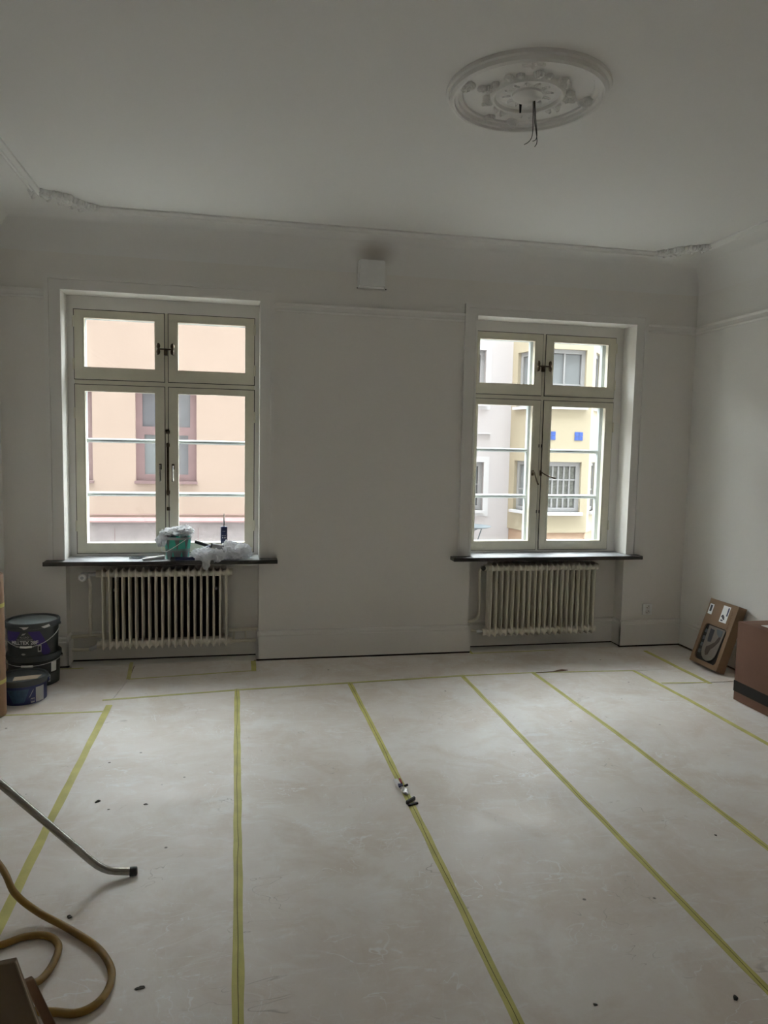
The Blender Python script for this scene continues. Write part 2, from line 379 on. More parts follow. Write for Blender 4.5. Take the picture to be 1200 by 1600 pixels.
# baseboards
def base(name, a, b, nrm, top=.205, t=.022, m=None):
    a, b, n = Vector((*a, 0)), Vector((*b, 0)), Vector((*nrm, 0))
    prof = [(0, .011), (t, .011), (t, top-.035), (t-.004, top-.030), (t-.004, top-.012), (t-.012, top), (0, top)]
    MB().loft([[p+n*d+Vector((0, 0, z)) for d, z in prof] for p in (a, b)]).build(name, m or M['trim'], **S())
    gm = MB().obox(a+n*.0, (b-a), n*(t-.008), Vector((0, 0, .011)))
    gm.build(name.replace('baseboard', 'trim')+'_gap', M['dark'], **S())
base('baseboard_front_left', (XL, 0), (-1.075, 0), (0, -1), t=.028)
base('baseboard_front_middle', (.148, 0), (1.700, 0), (0, -1), t=.028)
base('baseboard_front_right', (2.905, 0), (XR, 0), (0, -1), t=.028)
base('baseboard_niche_left', (-1.089, .12), (.162, .12), (0, -1), t=.012)
base('baseboard_niche_right', (1.684, .12), (2.921, .12), (0, -1), t=.012)
base('baseboard_right', (XR, -.028), (XR, YB), (-1, 0), t=.016)
base('baseboard_left', (XL, -.028), (XL, YB), (1, 0), t=.016)
for nm, x, s_ in (('baseboard_niche_side_left', -1.089, 1), ('baseboard_niche_side_middle', .162, -1), ('baseboard_niche_side_centre', 1.684, 1), ('baseboard_niche_side_right', 2.921, -1)):
    base(nm, (x, -.028), (x, .108), (s_, 0), t=.016)

# doorway casing beside the camera
mb = MB(); mb.box(.4517, .47, YB-.15, YB+.002, 0, 2.2); mb.box(.4517, .56, YB, YB+.022, 0, 2.2); mb.box(.535, .56, YB, YB+.034, 0, 2.2)
mb.box(-.55, -.532, YB-.15, YB+.002, 0, 2.2); mb.box(-.64, -.532, YB, YB+.022, 0, 2.2); mb.box(-.64, .56, YB, YB+.022, 2.18, 2.29)
mb.build('door_1', M['trim'], **S(label='painted doorway casing at the lower right edge'))

# ---------------------------------------------------------------- windows
def make_window(name, label, xa, xb, cx, W, bars, hinge):
    w_ = empty(name, ((xa+xb)/2, .16, .718), kind='structure', label=label)
    yf = .16                                     # inner face of the sashes
    tz0, tz1 = 1.873, 1.905                      # transom
    zt, zb = 2.362, .735
    fr = MB()                                    # fixed box frame
    fr.box(W['x0'], xa, yf, .35, .70, W['z1']); fr.box(xb, W['x1'], yf, .35, .70, W['z1'])
    fr.box(xa, xb, yf, .35, zt, W['z1']); fr.box(xa, xb, yf, .35, .70, zb)
    fr.box(xa, xb, .20, .262, tz0-.012, tz1+.012); fr.box(cx-.028, cx+.028, .20, .262, zb, zt)      # rebates behind the joints
    fr.box(xa, xa+.016, .20, .262, zb, zt); fr.box(xb-.016, xb, .20, .262, zb, zt); fr.box(xa, xb, .20, .262, zb, zb+.016); fr.box(xa, xb, .20, .262, zt-.016, zt)
    fr.build('frame', M['trim'], w_)
    MB().box(xa, xb, yf+.003, .35, tz0+.002, tz1-.002).box(cx-.010, cx+.010, yf+.002, .35, zb, zt).build('transom_and_mullion', M['sash'], w_)
    for (z0, z1, tag) in ((tz1, zt, 'upper'), (zb, tz0, 'lower')):
        for sd in (0, 1):
            x0, x1 = (xa, cx-.012) if sd == 0 else (cx+.012, xb)
            x0 += .002; x1 -= .002; z0_, z1_ = z0+.0025, z1-.0025
            st = .062; bt = .062 if tag == 'upper' else .060
            tt = .052 if tag == 'upper' else .042
            gx0, gx1 = x0+st, x1-st; gz0 = z0_+(.080 if tag == 'upper' else .068); gz1 = z1_-tt
            s_ = MB()
            for (a, b_, c_, d_) in ((x0, gx0, z0_, z1_), (gx1, x1, z0_, z1_), (gx0, gx1, z0_, gz0), (gx0, gx1, gz1, z1_)):
                s_.box(a, b_, yf-.006, yf+.034, c_, d_)
            # raised bead around the rebate
            for (a, b_, c_, d_) in ((gx0-.016, gx0-.009, gz0-.016, gz1+.016), (gx1+.009, gx1+.016, gz0-.016, gz1+.016),
                                    (gx0-.009, gx1+.009, gz0-.016, gz0-.009), (gx0-.009, gx1+.009, gz1+.009, gz1+.016)):
                s_.box(a, b_, yf-.0095, yf-.006, c_, d_)
            so = s_.build('sash', M['sash'], w_)
            MB().box(gx0-.004, gx1+.004, yf+.016, yf+.019, gz0-.004, gz1+.004).build('pane', M['glass'], so)
            # dark joint around the sash
            j = MB(); e = .0045
            for (a, b_, c_, d_) in ((x0-e, x0, z0_, z1_), (x1, x1+e, z0_, z1_), (x0-e, x1+e, z0_-e, z0_), (x0-e, x1+e, z1_, z1_+e)):
                j.box(a, b_, yf-.0005, yf+.001, c_, d_)
            j.build('shadow_joint', M['dark'], so)
            # outer sash, a little larger opening, with bars in the lower ones
            o_ = MB(); ox0, ox1, oz0, oz1 = gx0-.012, gx1+.012, gz0-.010, gz1+.012
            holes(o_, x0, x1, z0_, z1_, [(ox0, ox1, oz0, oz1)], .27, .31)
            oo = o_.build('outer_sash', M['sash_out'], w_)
            MB().box(ox0-.003, ox1+.003, .288, .291, oz0-.003, oz1+.003).build('pane', M['glass'], oo)
            if tag == 'lower':
                for zb_ in bars:
                    g_ = MB(); g_.loft([[(x, y, z) for y, z in ((.262, zb_-.006), (.262, zb_+.006), (.275, zb_+.015), (.305, zb_+.015), (.305, zb_-.015), (.275, zb_-.015))] for x in (ox0, ox1)])
                    g_.build('glazing_bar', M['sash_out'], oo)
            # hinges on the jamb side
            hx = x0-.004 if sd == 0 else x1+.004
            for hz in ((z0+.10, z1-.08) if tag == 'upper' else (z0+.19, z1-.19)):
                if sd == 0 and not hinge and tag == 'upper': continue
                MB().tube([(hx, yf-.010, hz-.038), (hx, yf-.010, hz-.034), (hx, yf-.010, hz+.034), (hx, yf-.010, hz+.038)], [.003, .0062, .0062, .003], 8).build('hinge', M['sash'], w_, smooth=True)
    return w_
w1 = make_window('window_1', 'left double casement window with two upper lights, seen pink wall outside', -1.047, .130, -.4585, W1, (1.503, 1.133), True)
w2 = make_window('window_2', 'right double casement window with two upper lights, yellow bay outside', 1.700, 2.856, 2.272, W2, (1.494, 1.138), True)
# metal espagnolette strip, keeps and handles
def handle(parent, x, z, droop, name='handle', lm_='chrome'):
    h_ = MB().box(x-.009, x+.009, .145, .154, z-.018, z+.022, .003).build(name, M['brass'], parent)
    dx, dz = droop
    MB().tube(spline([(x, .146, z+.008), (x, .122, z+.006), (x+dx*.25, .112, z+dz*.3), (x+dx*.7, .112, z+dz*.8), (x+dx, .114, z+dz)], 4),
              [.006]*4+[.0045]*5+[.0055]*4+[.007]*3+[.005], 8).build('lever', M[lm_], h_, smooth=True)
handle(w1, -.502, 1.33, (.003, -.10)); handle(w1, -.418, 1.33, (.0, -.10))
handle(w2, 2.212, 1.322, (.035, -.085), lm_='brass'); handle(w2, 2.278, 1.322, (.105, -.035), lm_='brass')
for w_, cx, cz in ((w1, -.462, 2.118), (w2, 2.262, 2.118)):
    l_ = MB(); l_.box(cx-.012, cx+.012, .140, .156, cz-.035, cz+.012, .003); l_.tube([(cx-.045, .125, cz+.004), (cx+.045, .125, cz+.004)], .005, 8)
    l_.tube([(cx, .125, cz+.004), (cx, .15, cz-.004)], .007, 8); l_.build('latch', M['brass'], w_, smooth=True)
    for s_ in (-1, 1):
        k_ = MB()
        for dz in (-.014, .024): k_.blob((cx+s_*.046, .122, cz+dz), (.013, .012, .021), 8, 6)
        k_.tube([(cx+s_*.044, .125, cz+.04), (cx+s_*.052, .125, cz-.036)], .004, 6)
        k_.build('wing_knob', M['brass'], w_, smooth=True)
st_ = MB().box(-.460, -.444, .154, .157, 1.135, 1.495).build('metal_strip', M['brass'], w1)
for z in (1.155, 1.48, 1.57): MB().box(-.462, -.440, .150, .156, z-.012, z+.012, .002).build('keep', M['brass'], w1)
MB().box(-.462, -.440, .150, .156, 1.03, 1.055, .002).build('keep', M['brass'], w1)
for cx in (2.256, 2.278):
    for z in (1.53, 1.03): MB().box(cx-.003, cx+.003, .150, .156, z-.012, z+.012).build('keep', M['dark'], w2)

# stone sills
def sill(name, label, x0, x1, W):
    s_ = MB(); s_.box(x0, x1, -.10, 0, .690, .717, .003); s_.box(W['x0'], W['x1'], -.001, .16, .690, .717)
    o_ = s_.build(name, M['sill'], label=label, category='window sill')
    MB().box(W['x0']+.0005, W['x1']-.0005, -.094, .1595, .717, .7182).build('dusty_sheen_top', M['dust_sheen'], o_)  # pale layer on the dark stone: dust plus painted window sheen
    return o_
sill('window_sill', 'dark stone sill of the left window, bucket and rags on it', -1.208, .285, W1)
sill('window_sill', 'dark stone sill of the right window, bare', 1.535, 3.020, W2)

# ---------------------------------------------------------------- radiators
def radiator(label, x0, x1, yf, zt, zb, group, gap_backing=None, n=20):
    R_ = empty('radiator', ((x0+x1)/2, .05, zb), label=label, category='radiator', group=group)
    p = (x1-x0)/n; D = .105; yb = yf+D
    def ring(x, z0, z1, y0, y1, k=5):
        r_ = min((z1-z0), (y1-y0))*.42; pts = []
        for (cy_, cz_, a0) in ((y1-r_, z1-r_, 0), (y0+r_, z1-r_, pi/2), (y0+r_, z0+r_, pi), (y1-r_, z0+r_, 1.5*pi)):
            for i in range(k): a = a0+i/(k-1)*pi/2; pts.append((x, cy_+r_*math.cos(a), cz_+r_*math.sin(a)))
        return pts
    cx = p/2; s_ = MB()
    for (za, zb_) in ((zt-.062, zt), (zb, zb+.062)):      # headers, waisted between sections
        up = za > .3
        def zz(t): return (za+.004, zt-.020*(1-t)) if up else (zb+.020*(1-t), zb_-.004)
        s_.loft([ring(0, *zz(0), yf+.012, yb-.012), ring(cx-.010, *zz(.25), yf+.006, yb-.006), ring(cx-.0025, *zz(1), yf, yb),
                 ring(cx+.0025, *zz(1), yf, yb), ring(cx+.010, *zz(.25), yf+.006, yb-.006), ring(p, *zz(0), yf+.012, yb-.012)])
    for k in range(3):                                    # three deep oval columns, nearly touching
        yc = yf+.018+k*(D-.036)/2
        s_.loft([[(cx+.0082*math.cos(2*pi*i/12), yc+.0185*math.sin(2*pi*i/12), z) for i in range(12)] for z in (zb+.03, zt-.03)], cap=False)
    s_.xf(Matrix.Translation((x0, 0, 0)))
    first = s_.build('section', M['radiator'], R_, smooth=True)
    for i in range(1, n):
        c_ = first.copy(); c_.location.x += i*p; C.objects.link(c_)
    for z in (zt-.035, zb+.030):
        for (xa, xb_) in ((x0-.022, x0+.002), (x1-.002, x1+.018)):
            MB().tube([(xa, yf+.05, z), (xb_, yf+.05, z)], .024, 14).build('end_plug', M['radiator'], R_, smooth=True)
    if gap_backing: MB().box(gap_backing[0], gap_backing[1], yb-.001, yb+.003, zb+.05, zt-.05).build('dark_gap_backing', M['dark'], R_)  # dark sheet added behind the columns so the gaps read black
    for x in (x0+.09, x1-.09): MB().box(x-.008, x+.008, yf+.06, .12, zt-.16, zt-.145).build('bracket', M['grey_obj'], R_)
    return R_
RG = 'ribbed radiators below the windows'
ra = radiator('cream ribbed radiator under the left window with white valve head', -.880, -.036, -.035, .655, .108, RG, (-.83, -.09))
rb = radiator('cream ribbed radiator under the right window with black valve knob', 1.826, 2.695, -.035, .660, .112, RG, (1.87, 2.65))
def pipe(parent, pts, r=.011, n=6): MB().tube(spline(pts, n), r, 10).build('pipe', M['radiator'], parent, smooth=True)
Y = .075
pipe(ra, [(-.952, .02, .600), (-.952, .055, .55), (-.953, Y, .50), (-.955, Y, .30), (-.957, Y, .19)])
pipe(ra, [(-1.088, Y, .182), (-.95, Y, .185), (-.86, Y, .187)], .0125); pipe(ra, [(-1.088, Y, .092), (-.99, .06, .094), (-.94, .03, .108)], .011)
pipe(ra, [(-.04, Y, .197), (.161, Y, .202)], .0125); pipe(ra, [(-.04, Y, .118), (.161, Y, .120)], .011)
for x in (-.005, .075): MB().tube([(x, Y+.012, .12), (x, Y+.012, .20)], .006, 8).build('pipe_clip', M['radiator'], ra)
v_ = MB(); v_.tube([(-.957, .02, .612), (-.895, .018, .618)], .013, 12); v_.tube([(-.952, .02, .59), (-.952, .02, .625)], .014, 12)
v_.build('valve_body', M['wire'], ra, smooth=True)
h_ = MB(); h_.tube([(-.975, -.075, .608), (-.975, -.068, .608), (-.974, -.015, .610), (-.965, .01, .612)], [.018, .025, .027, .016], 20); hd = h_.build('thermostat_head', M['white'], ra, smooth=True)
MB().tube([(-.975, -.078, .608), (-.975, -.074, .608)], .011, 16).build('dial_cap', M['grey_obj'], hd, smooth=True)
lv = MB(); lv.tube([(-.955, .024, .106), (-.94, .022, .110), (-.92, .020, .118), (-.895, .018, .130)], [.010, .017, .012, .016], 12); lv.build('lower_valve', M['wire'], ra, smooth=True)
pipe(rb, [(1.790, .03, .625), (1.782, .04, .605), (1.783, Y-.02, .57), (1.795, Y, .32), (1.785, Y, .245), (1.75, Y, .215), (1.686, Y, .212)], .0115)
pipe(rb, [(1.686, .06, .150), (1.74, .05, .146), (1.78, .03, .142)], .010)
v_ = MB(); v_.tube([(1.785, .02, .626), (1.84, .018, .626)], .011, 12); v_.blob((1.812, .012, .628), (.016, .016, .016)); v_.build('valve_body', M['wire'], rb, smooth=True)
MB().tube([(1.782, -.035, .628), (1.783, -.03, .628), (1.786, .015, .628)], [.013, .018, .013], 14).build('valve_knob', M['black'], rb, smooth=True)
lv = MB(); lv.tube([(1.765, .03, .140), (1.782, .028, .141), (1.80, .022, .142), (1.83, .018, .142)], [.012, .018, .012, .016], 12); lv.build('lower_valve', M['white'], rb, smooth=True)

# ---------------------------------------------------------------- vent, socket
v = empty('wall_vent', (.91, 0, 2.55), label='square white vent box high between the two windows', category='vent')
MB().box(.812, 1.022, -.004, 0, 2.572, 2.782, .001).build('back_plate', M['wall'], v)
MB().box(.820, 1.003, -.010, -.004, 2.582, 2.765).build('shadow_gap', M['dark'], v)
b_ = MB(); b_.loft([[(x, y, z) for x, z in ((.823, 2.585), (1.0, 2.585), (1.0, 2.762), (.823, 2.762))] for y in (-.009, -.055)]); b_.bm.normal_update()
bmesh.ops.bevel(b_.bm, geom=b_.bm.edges[:], offset=.006, segments=2, affect='EDGES')
b_.build('cover', M['white'], v, smooth=True)
for x, z in ((.819, 2.777), (1.016, 2.777), (.817, 2.580), (1.016, 2.580)):
    MB().tube([(x, -.0065, z), (x, -.003, z)], .0045, 8).build('screw_hole', M['dark'], v)
so = empty('wall_socket', (3.135, 0, .24), label='double white wall socket right of the right radiator', category='socket')
MB().box(3.095, 3.176, -.010, 0, .243, .328, .003).build('face_plate', M['white'], so)
for z in (.305, .266):
    c_ = MB(); c_.loft([[(3.137+r_*math.cos(a*pi/12), y, z+r_*math.sin(a*pi/12)) for a in range(24)] for r_, y in ((.0185, -.0101), (.0185, -.0125), (.0150, -.0125), (.0145, -.0108))]); oo = c_.build('outlet', M['trim'], so, smooth=True)
    for dx, dz in ((-.006, -.006), (.006, .006)): MB().tube([(3.137+dx, -.0125, z+dz), (3.137+dx, -.0105, z+dz)], .0032, 8).build('pin_hole', M['dark'], oo)

# ---------------------------------------------------------------- ceiling mouldings
def ribbon_moulding(name, pts, n=1, w_=.05):
    w_ = .058; prof = [(-w_/2, 0), (-w_/2, -.010), (-w_/4, -.022), (-.006, -.014), (.002, -.028), (w_/4, -.032), (w_/2, -.014), (w_/2, 0)]
    rings = []
    pts = [Vector(p) for p in pts]
    for i, p in enumerate(pts):
        d = (pts[min(i+1, len(pts)-1)]-pts[max(i-1, 0)]).normalized(); s_ = Vector((-d.y, d.x, 0))
        rings.append([p+s_*a+Vector((0, 0, b_)) for a, b_ in prof])
    MB().loft(rings).build(name, M['ceiling'], smooth=True, **S())
ribbon_moulding('trim_8', [(-.84, -.262, H), (2.89, -.255, H)])
ribbon_moulding('trim_9', [(-1.105, -.50, H), (-1.105, -4.1, H)])
ribbon_moulding('trim_10', [(3.15, -.50, H), (3.15, -4.1, H)])
def leaf_mesh(mb_, c, ang, L_=.05, W_=.022, T=.012, lobes=3):
    """an acanthus leaf: rib with lobes to both sides, curling down from the ceiling"""
    R_ = Matrix.Rotation(ang, 3, 'Z'); c = Vector(c)
    mb_.blob(c+R_@Vector((L_*.45, 0, -T*.4)), (L_*.55, W_*.35, T), 10, 6, R_)
    for k in range(lobes):
        f_ = k/(lobes-.5)
        for s_ in (-1, 1):
            R2 = Matrix.Rotation(ang+s_*(.9-.3*f_), 3, 'Z')
            mb_.blob(c+R_@Vector((L_*(.1+.7*f_), s_*W_*.45*(1-.4*f_), -T*.3)), (W_*.62*(1-.35*f_), W_*.26, T*.75), 8, 5, R2)
    mb_.blob(c+R_@Vector((L_*.95, 0, -T*.8)), (W_*.35, W_*.35, T*.8), 8, 5)
def corner(label, pts, sgn):
    c_ = empty('corner_ornament', (*pts[len(pts)//2][:2], H-.03), label=label, category='ornament', group='plaster corner ornaments on the ceiling')
    sp_ = spline([(x, y, H) for x, y in pts], 6)
    MB().tube([p+Vector((0, 0, -.006)) for p in sp_], [.010+.004*math.sin(i*1.3) for i in range(len(sp_))], 8).build('scroll', M['ceiling'], c_, smooth=True)
    random.seed(5+sgn)
    for i in range(1, len(sp_)-1, 2):
        d = sp_[i+1]-sp_[i-1]; a = math.atan2(d.y, d.x)
        m_ = MB(); s_ = 1 if i % 4 == 1 else -1
        leaf_mesh(m_, sp_[i], a+s_*random.uniform(.5, 1.0)+(pi if i > len(sp_)/2 else 0), random.uniform(.065, .095), .042, .024)
        m_.build('leaf', M['ceiling'], c_, smooth=True)
corner('leafy plaster ornament in the left corner of the ceiling moulding', [(-1.105, -.52), (-1.07, -.47), (-1.00, -.44), (-.95, -.36), (-.88, -.30), (-.82, -.262)], 1)
corner('leafy plaster ornament in the right corner of the ceiling moulding', [(3.15, -.52), (3.11, -.48), (3.04, -.44), (3.00, -.36), (2.94, -.30), (2.88, -.258)], 2)

RX, RY = 1.122, -2.227
ro = empty('ceiling_rosette', (RX, RY, H-.05), label='round white plaster ceiling rosette with leaf relief', category='rosette')
MB().lathe(RX, RY, [(.320, H+.002), (.318, H-.012), (.308, H-.016), (.306, H-.030), (.294, H-.036), (.286, H-.034), (.284, H-.024), (.272, H-.022), (.268, H-.012), (.256, H-.010), (.252, H+.002)], 72, cap=False).build('outer_ring', M['rosette'], ro, smooth=True)
MB().lathe(RX, RY, [(.253, H+.003), (.253, H-.004), (.16, H-.008), (.10, H-.012), (.01, H-.012)], 64, cap=True).build('field', M['rosette'], ro, smooth=True)
MB().lathe(RX, RY, [(.148, H-.008), (.146, H-.018), (.138, H-.027), (.130, H-.025), (.124, H-.014), (.110, H-.012)], 56, cap=False).build('inner_ring', M['rosette'], ro, smooth=True)
MB().lathe(RX, RY, [(.062, H-.010), (.060, H-.020), (.045, H-.030), (.022, H-.036), (.004, H-.037)], 40).build('hub', M['rosette'], ro, smooth=True)
lm = MB(); leaf_mesh(lm, (0, 0, 0), 0, .034, .022, .013)
l0 = lm.build('leaf', M['rosette'], ro, smooth=True)
for v_ in l0.data.vertices: v_.co += Vector((RX, RY, H-.05))
first = True
def place_leaf(rad, a, tw, sc3, z=.040):
    global first
    o_ = l0 if first else l0.copy()
    if not first: C.objects.link(o_)
    first = False
    o_.location = (rad*math.cos(a), rad*math.sin(a), z); o_.rotation_euler = (0, 0, a+tw); o_.scale = sc3
for k in range(18): place_leaf(.150, k/18*2*pi, .5 if k % 2 else -.5, (1, 1, 1) if k % 2 else (.75, .8, .9))
for k in range(12): place_leaf(.070, k/12*2*pi+.1, 0, (.75, .7, .45), .041)
for k, (a, rad, tw) in enumerate(((pi, .20, pi), (pi+.05, .225, 0), (pi-.1, .245, 1.2), (pi+.14, .25, -1.2), (0, .20, pi), (.05, .225, 0), (-.1, .245, 1.2), (.12, .25, -1.2), (-pi/2-.3, .235, 1.5), (-pi/2-.15, .243, -1.5), (-pi/2-.45, .240, 2), (pi/2+.25, .235, 1.5), (pi/2-.05, .24, -1.5))):
    place_leaf(rad, a, tw, (1.1, 1.0, 1.1), .043)
MB().tube([(RX-.005, RY+.06, H-.010), (RX-.005, RY+.06, H-.055)], [.006, .004], 8).build('hook', M['dark'], ro, smooth=True)
wi = empty('ceiling_wires', (1.145, -2.23, 2.70), label='loose black electric wires hanging from the ceiling rosette', category='wires')
for pts in ([(1.145, -2.23, 2.868), (1.147, -2.23, 2.80), (1.148, -2.23, 2.755), (1.143, -2.23, 2.725), (1.130, -2.23, 2.708), (1.114, -2.23, 2.698)],
            [(1.149, -2.23, 2.868), (1.153, -2.23, 2.80), (1.161, -2.23, 2.755), (1.166, -2.232, 2.722), (1.164, -2.234, 2.704), (1.156, -2.236, 2.692)],
            [(1.151, -2.232, 2.868), (1.156, -2.234, 2.80), (1.164, -2.234, 2.745), (1.162, -2.23, 2.722), (1.150, -2.226, 2.716)]):
    MB().tube(spline(pts, 6), .0016, 6).build('wire', M['black'], wi, smooth=True)

# ---------------------------------------------------------------- floor paper and tape
FY = YB+.01
fr_ = [(-.752, -.700), (.022, -.627), (.723, -.589), (1.477, -.545), (1.985, -.548), (2.70, -.598), (3.40, -.62)]
xs = [-1.44, -.712, .012, .727, 1.473, 1.995, 2.715, 3.41]
desc = ['long floor paper strip left of the first tape line', 'long floor paper strip under the bent chrome tube', 'long floor paper strip between the second tape line and the crushed tube line',
        'long floor paper strip right of the tape line with the crushed tube', 'narrow floor paper strip fourth from the left tape line', 'long floor paper strip ending below the right radiator',
        'long floor paper strip along the right wall by the big box']
E_ = .0015
def ffy(x):
    for a, b_ in zip(fr_, fr_[1:]):
        if a[0] <= x <= b_[0]: return a[1]+(b_[1]-a[1])*(x-a[0])/(b_[0]-a[0])
    return fr_[-1][1]
for i in range(7):
    a, b_ = xs[i]+E_, xs[i+1]-E_
    if i == 0: pts = [(a, FY), (b_, FY), (b_, -.885), (a, -.88)]
    elif i == 1: pts = [(a, FY), (b_, FY), (b_, -.640), (-.69, -.706), (a, -.712)]
    elif i == 6: pts = [(a, FY), (b_, FY), (b_, -.92), (a, -.90)]
    else: pts = [(a, FY), (b_, FY), (b_, ffy(b_)-.003), (a, ffy(a)-.003)]
    MB().prism(pts, -.004, 0).build('floor_paper', M['paper'], label=desc[i], category='floor paper', group='paper sheets covering the floor')
MB().prism([(-1.44, -.877), (-.72, -.881), (-.70, -.697), (-.66, -.33), (-.665, -.03), (-1.072, -.03), (-1.44, -.03)], -.004, 0).build('floor_paper', M['paper'], label='floor paper piece under the paint buckets', category='floor paper', group='paper sheets covering the floor')
MB().prism([(-.697, -.697)]+[(x, y+.001) for x, y in fr_[1:6]]+[(3.045, -.60), (3.045, -.032), (.02, -.03), (.02, -.26), (-.657, -.33)], -.004, 0).build('floor_paper', M['paper'], label='floor paper sheet laid lengthwise along the window wall', category='floor paper', group='paper sheets covering the floor')
MB().prism([(-.655, -.326), (.017, -.257), (.119, -.25), (.135, .10), (-1.06, .10), (-1.06, -.028), (-.658, -.028)], -.004, -.0005).build('floor_paper', M['paper'], label='floor paper piece tucked under the left radiator', category='floor paper', group='paper sheets covering the floor')
MB().prism([(1.71, -.028), (2.90, -.028), (2.90, .10), (1.71, .10)], -.004, -.0005).build('floor_paper', M['paper'], label='floor paper piece tucked under the right radiator', category='floor paper', group='paper sheets covering the floor')
MB().prism([(2.718, -.605), (3.048, -.60), (3.048, -.032), (3.40, -.032), (3.41, -.90), (2.718, -.897)], -.004, 0).build('floor_paper', M['paper'], label='floor paper piece in the right corner beside the leaning box', category='floor paper', group='paper sheets covering the floor')

TG = 'yellow masking tape on the floor paper'
def tape(pts, wd, label, m='tape', crease=False, seed=0, z=.0):
    pts = [Vector((x, y, 0)) for x, y in pts]
    P = []
    for a, b_ in zip(pts, pts[1:]):
        n = max(2, int((b_-a).length/.04))
        P += [a.lerp(b_, i/n) for i in range(n)]
    P.append(pts[-1]); rings = []; cr = []
    for i, p in enumerate(P):
        d = (P[min(i+1, len(P)-1)]-P[max(i-1, 0)]).normalized(); s_ = Vector((-d.y, d.x, 0))
        wob = lambda k: noise.noise(Vector((i*.23, k*7.1, seed*3.3)))*.0035
        a, b_ = p+s_*(wd/2+wob(1)), p-s_*(wd/2+wob(2))
        rings.append([a, a+Vector((0, 0, .0008+z)), p+Vector((0, 0, .0016+z)), b_+Vector((0, 0, .0008+z)), b_])
        c_ = p+s_*(wob(3)*1.2)
        cr.append([c_+s_*.0013+Vector((0, 0, .0014+z)), c_+Vector((0, 0, .0021+z)), c_-s_*.0013+Vector((0, 0, .0014+z))])
    o_ = MB().loft(rings).build('tape_strip', M[m], label=label, category='tape', group=TG)
    if crease: MB().loft(cr).build('crease', M['crease'], o_)
    return o_
tape([(-.700, -.79), (-.712, -2.08), (-.712, FY)], .034, 'yellow tape line nearest the left wall, running past the yellow hose', crease=False, seed=1)
tape([(.014, -.61), (.012, -3.0), (.006, FY)], .032, 'long yellow tape line below the left radiator, second from left', crease=True, seed=2)
tape([(.716, -.575), (.727, -1.4), (.731, -2.22), (.734, FY)], .030, 'long yellow tape line with the crushed tube lying on it', crease=True, seed=3)
tape([(1.477, -.53), (1.474, -2.0), (1.468, FY)], .028, 'long yellow tape line reaching the lower right corner', crease=True, seed=4)
tape([(1.975, -.535), (2.004, -1.6), (1.995, FY)], .028, 'long yellow tape line starting below the middle of the right radiator', crease=True, seed=5)
tape([(2.69, -.60), (2.716, -1.2), (2.73, FY)], .030, 'long yellow tape line running toward the big box on the right', seed=6)
tape([(-1.43, -.868), (-.715, -.888)], .022, 'short thin yellow tape crossing beside the buckets', 'tape_pale', seed=7)
tape(fr_[:4], .024, 'thin yellow tape across the floor below the left window and middle wall', 'tape_pale', seed=8, z=.0006)
tape(fr_[3:6], .018, 'thin yellow tape across the floor in front of the right radiator', 'tape_pale', seed=9, z=.0006)
tape([(-.688, .04), (-.660, -.325)], .024, 'short yellow tape coming out from under the left radiator', 'tape_pale', seed=10)
tape([(-.655, -.327), (.13, -.250)], .016, 'faint thin yellow tape in front of the left radiator', 'tape_pale', seed=11)
tape([(.126, -.03), (.124, -.262)], .034, 'short wide yellow tape at the left foot of the middle wall', seed=12)
tape([(-1.40, -.052), (-.98, -.050)], .018, 'thin yellow tape along the wall foot left of the left radiator', 'tape_pale', seed=13)
tape([(1.72, -.045), (2.36, -.045)], .016, 'thin yellow tape along the floor edge at the right radiator', 'tape_pale', seed=14)
tape([(1.713, .05), (1.706, -.06)], .020, 'stub of yellow tape at the right foot of the middle wall', seed=15)
tape([(3.046, -.15), (3.05, -.925)], .036, 'wide yellow tape in front of the leaning box', seed=16)
tape([(2.73, -.872), (3.05, -.903)], .018, 'thin short yellow tape joining the wide tape by the leaning box', 'tape_pale', seed=17)

# torn flap of paper, crumbs
tf = MB(); tf.prism([(1.99, -.556), (2.12, -.548), (2.16, -.525), (2.20, -.512), (2.235, -.532), (2.19, -.546), (2.12, -.554), (2.0, -.560)], .001, .004)
tf.build('torn_flap', M['torn'], label='torn brown paper flap on the cross tape before the right radiator', category='paper scrap')
for i, (x, y, s_, tall, lb) in enumerate(((-.36, -2.019, .011, .4, 'dark flake on the floor above the chrome tube tip'), (-.56, -1.965, .013, .4, 'dark flake on the floor above the bend of the chrome tube'),
        (-.509, -2.735, .010, .8, 'black crumb beside the yellow hose'), (-.253, -3.087, .015, .3, 'dark torn flake right of the yellow hose loop'), (1.359, -3.409, .011, .9, 'dark crumb near the lower right corner'),
        (.963, -3.363, .006, .6, 'small dark crumb at the bottom between two tape lines'), (-.503, -2.04, .006, .5, 'tiny dark crumb left of the flakes'), (1.86, -2.63, .007, .6, 'tiny dark crumb right of the fourth tape line'))):
    m_ = MB(); m_.blob((0, 0, 0), (s_, s_*.6, s_*.35*tall), 8, 5)
    for v_ in m_.bm.verts: v_.co += Vector((noise.noise(v_.co*180+Vector((i, 0, 0))), noise.noise(v_.co*180+Vector((0, i, 0))), 0))*s_*.5
    m_.xf(Matrix.Translation((x, y, s_*.3*tall)) @ Matrix.Rotation(i*1.1, 4, 'Z'))
    m_.build('debris_crumb', M['crumb'], label=lb, category='debris', group='crumbs on the floor paper')

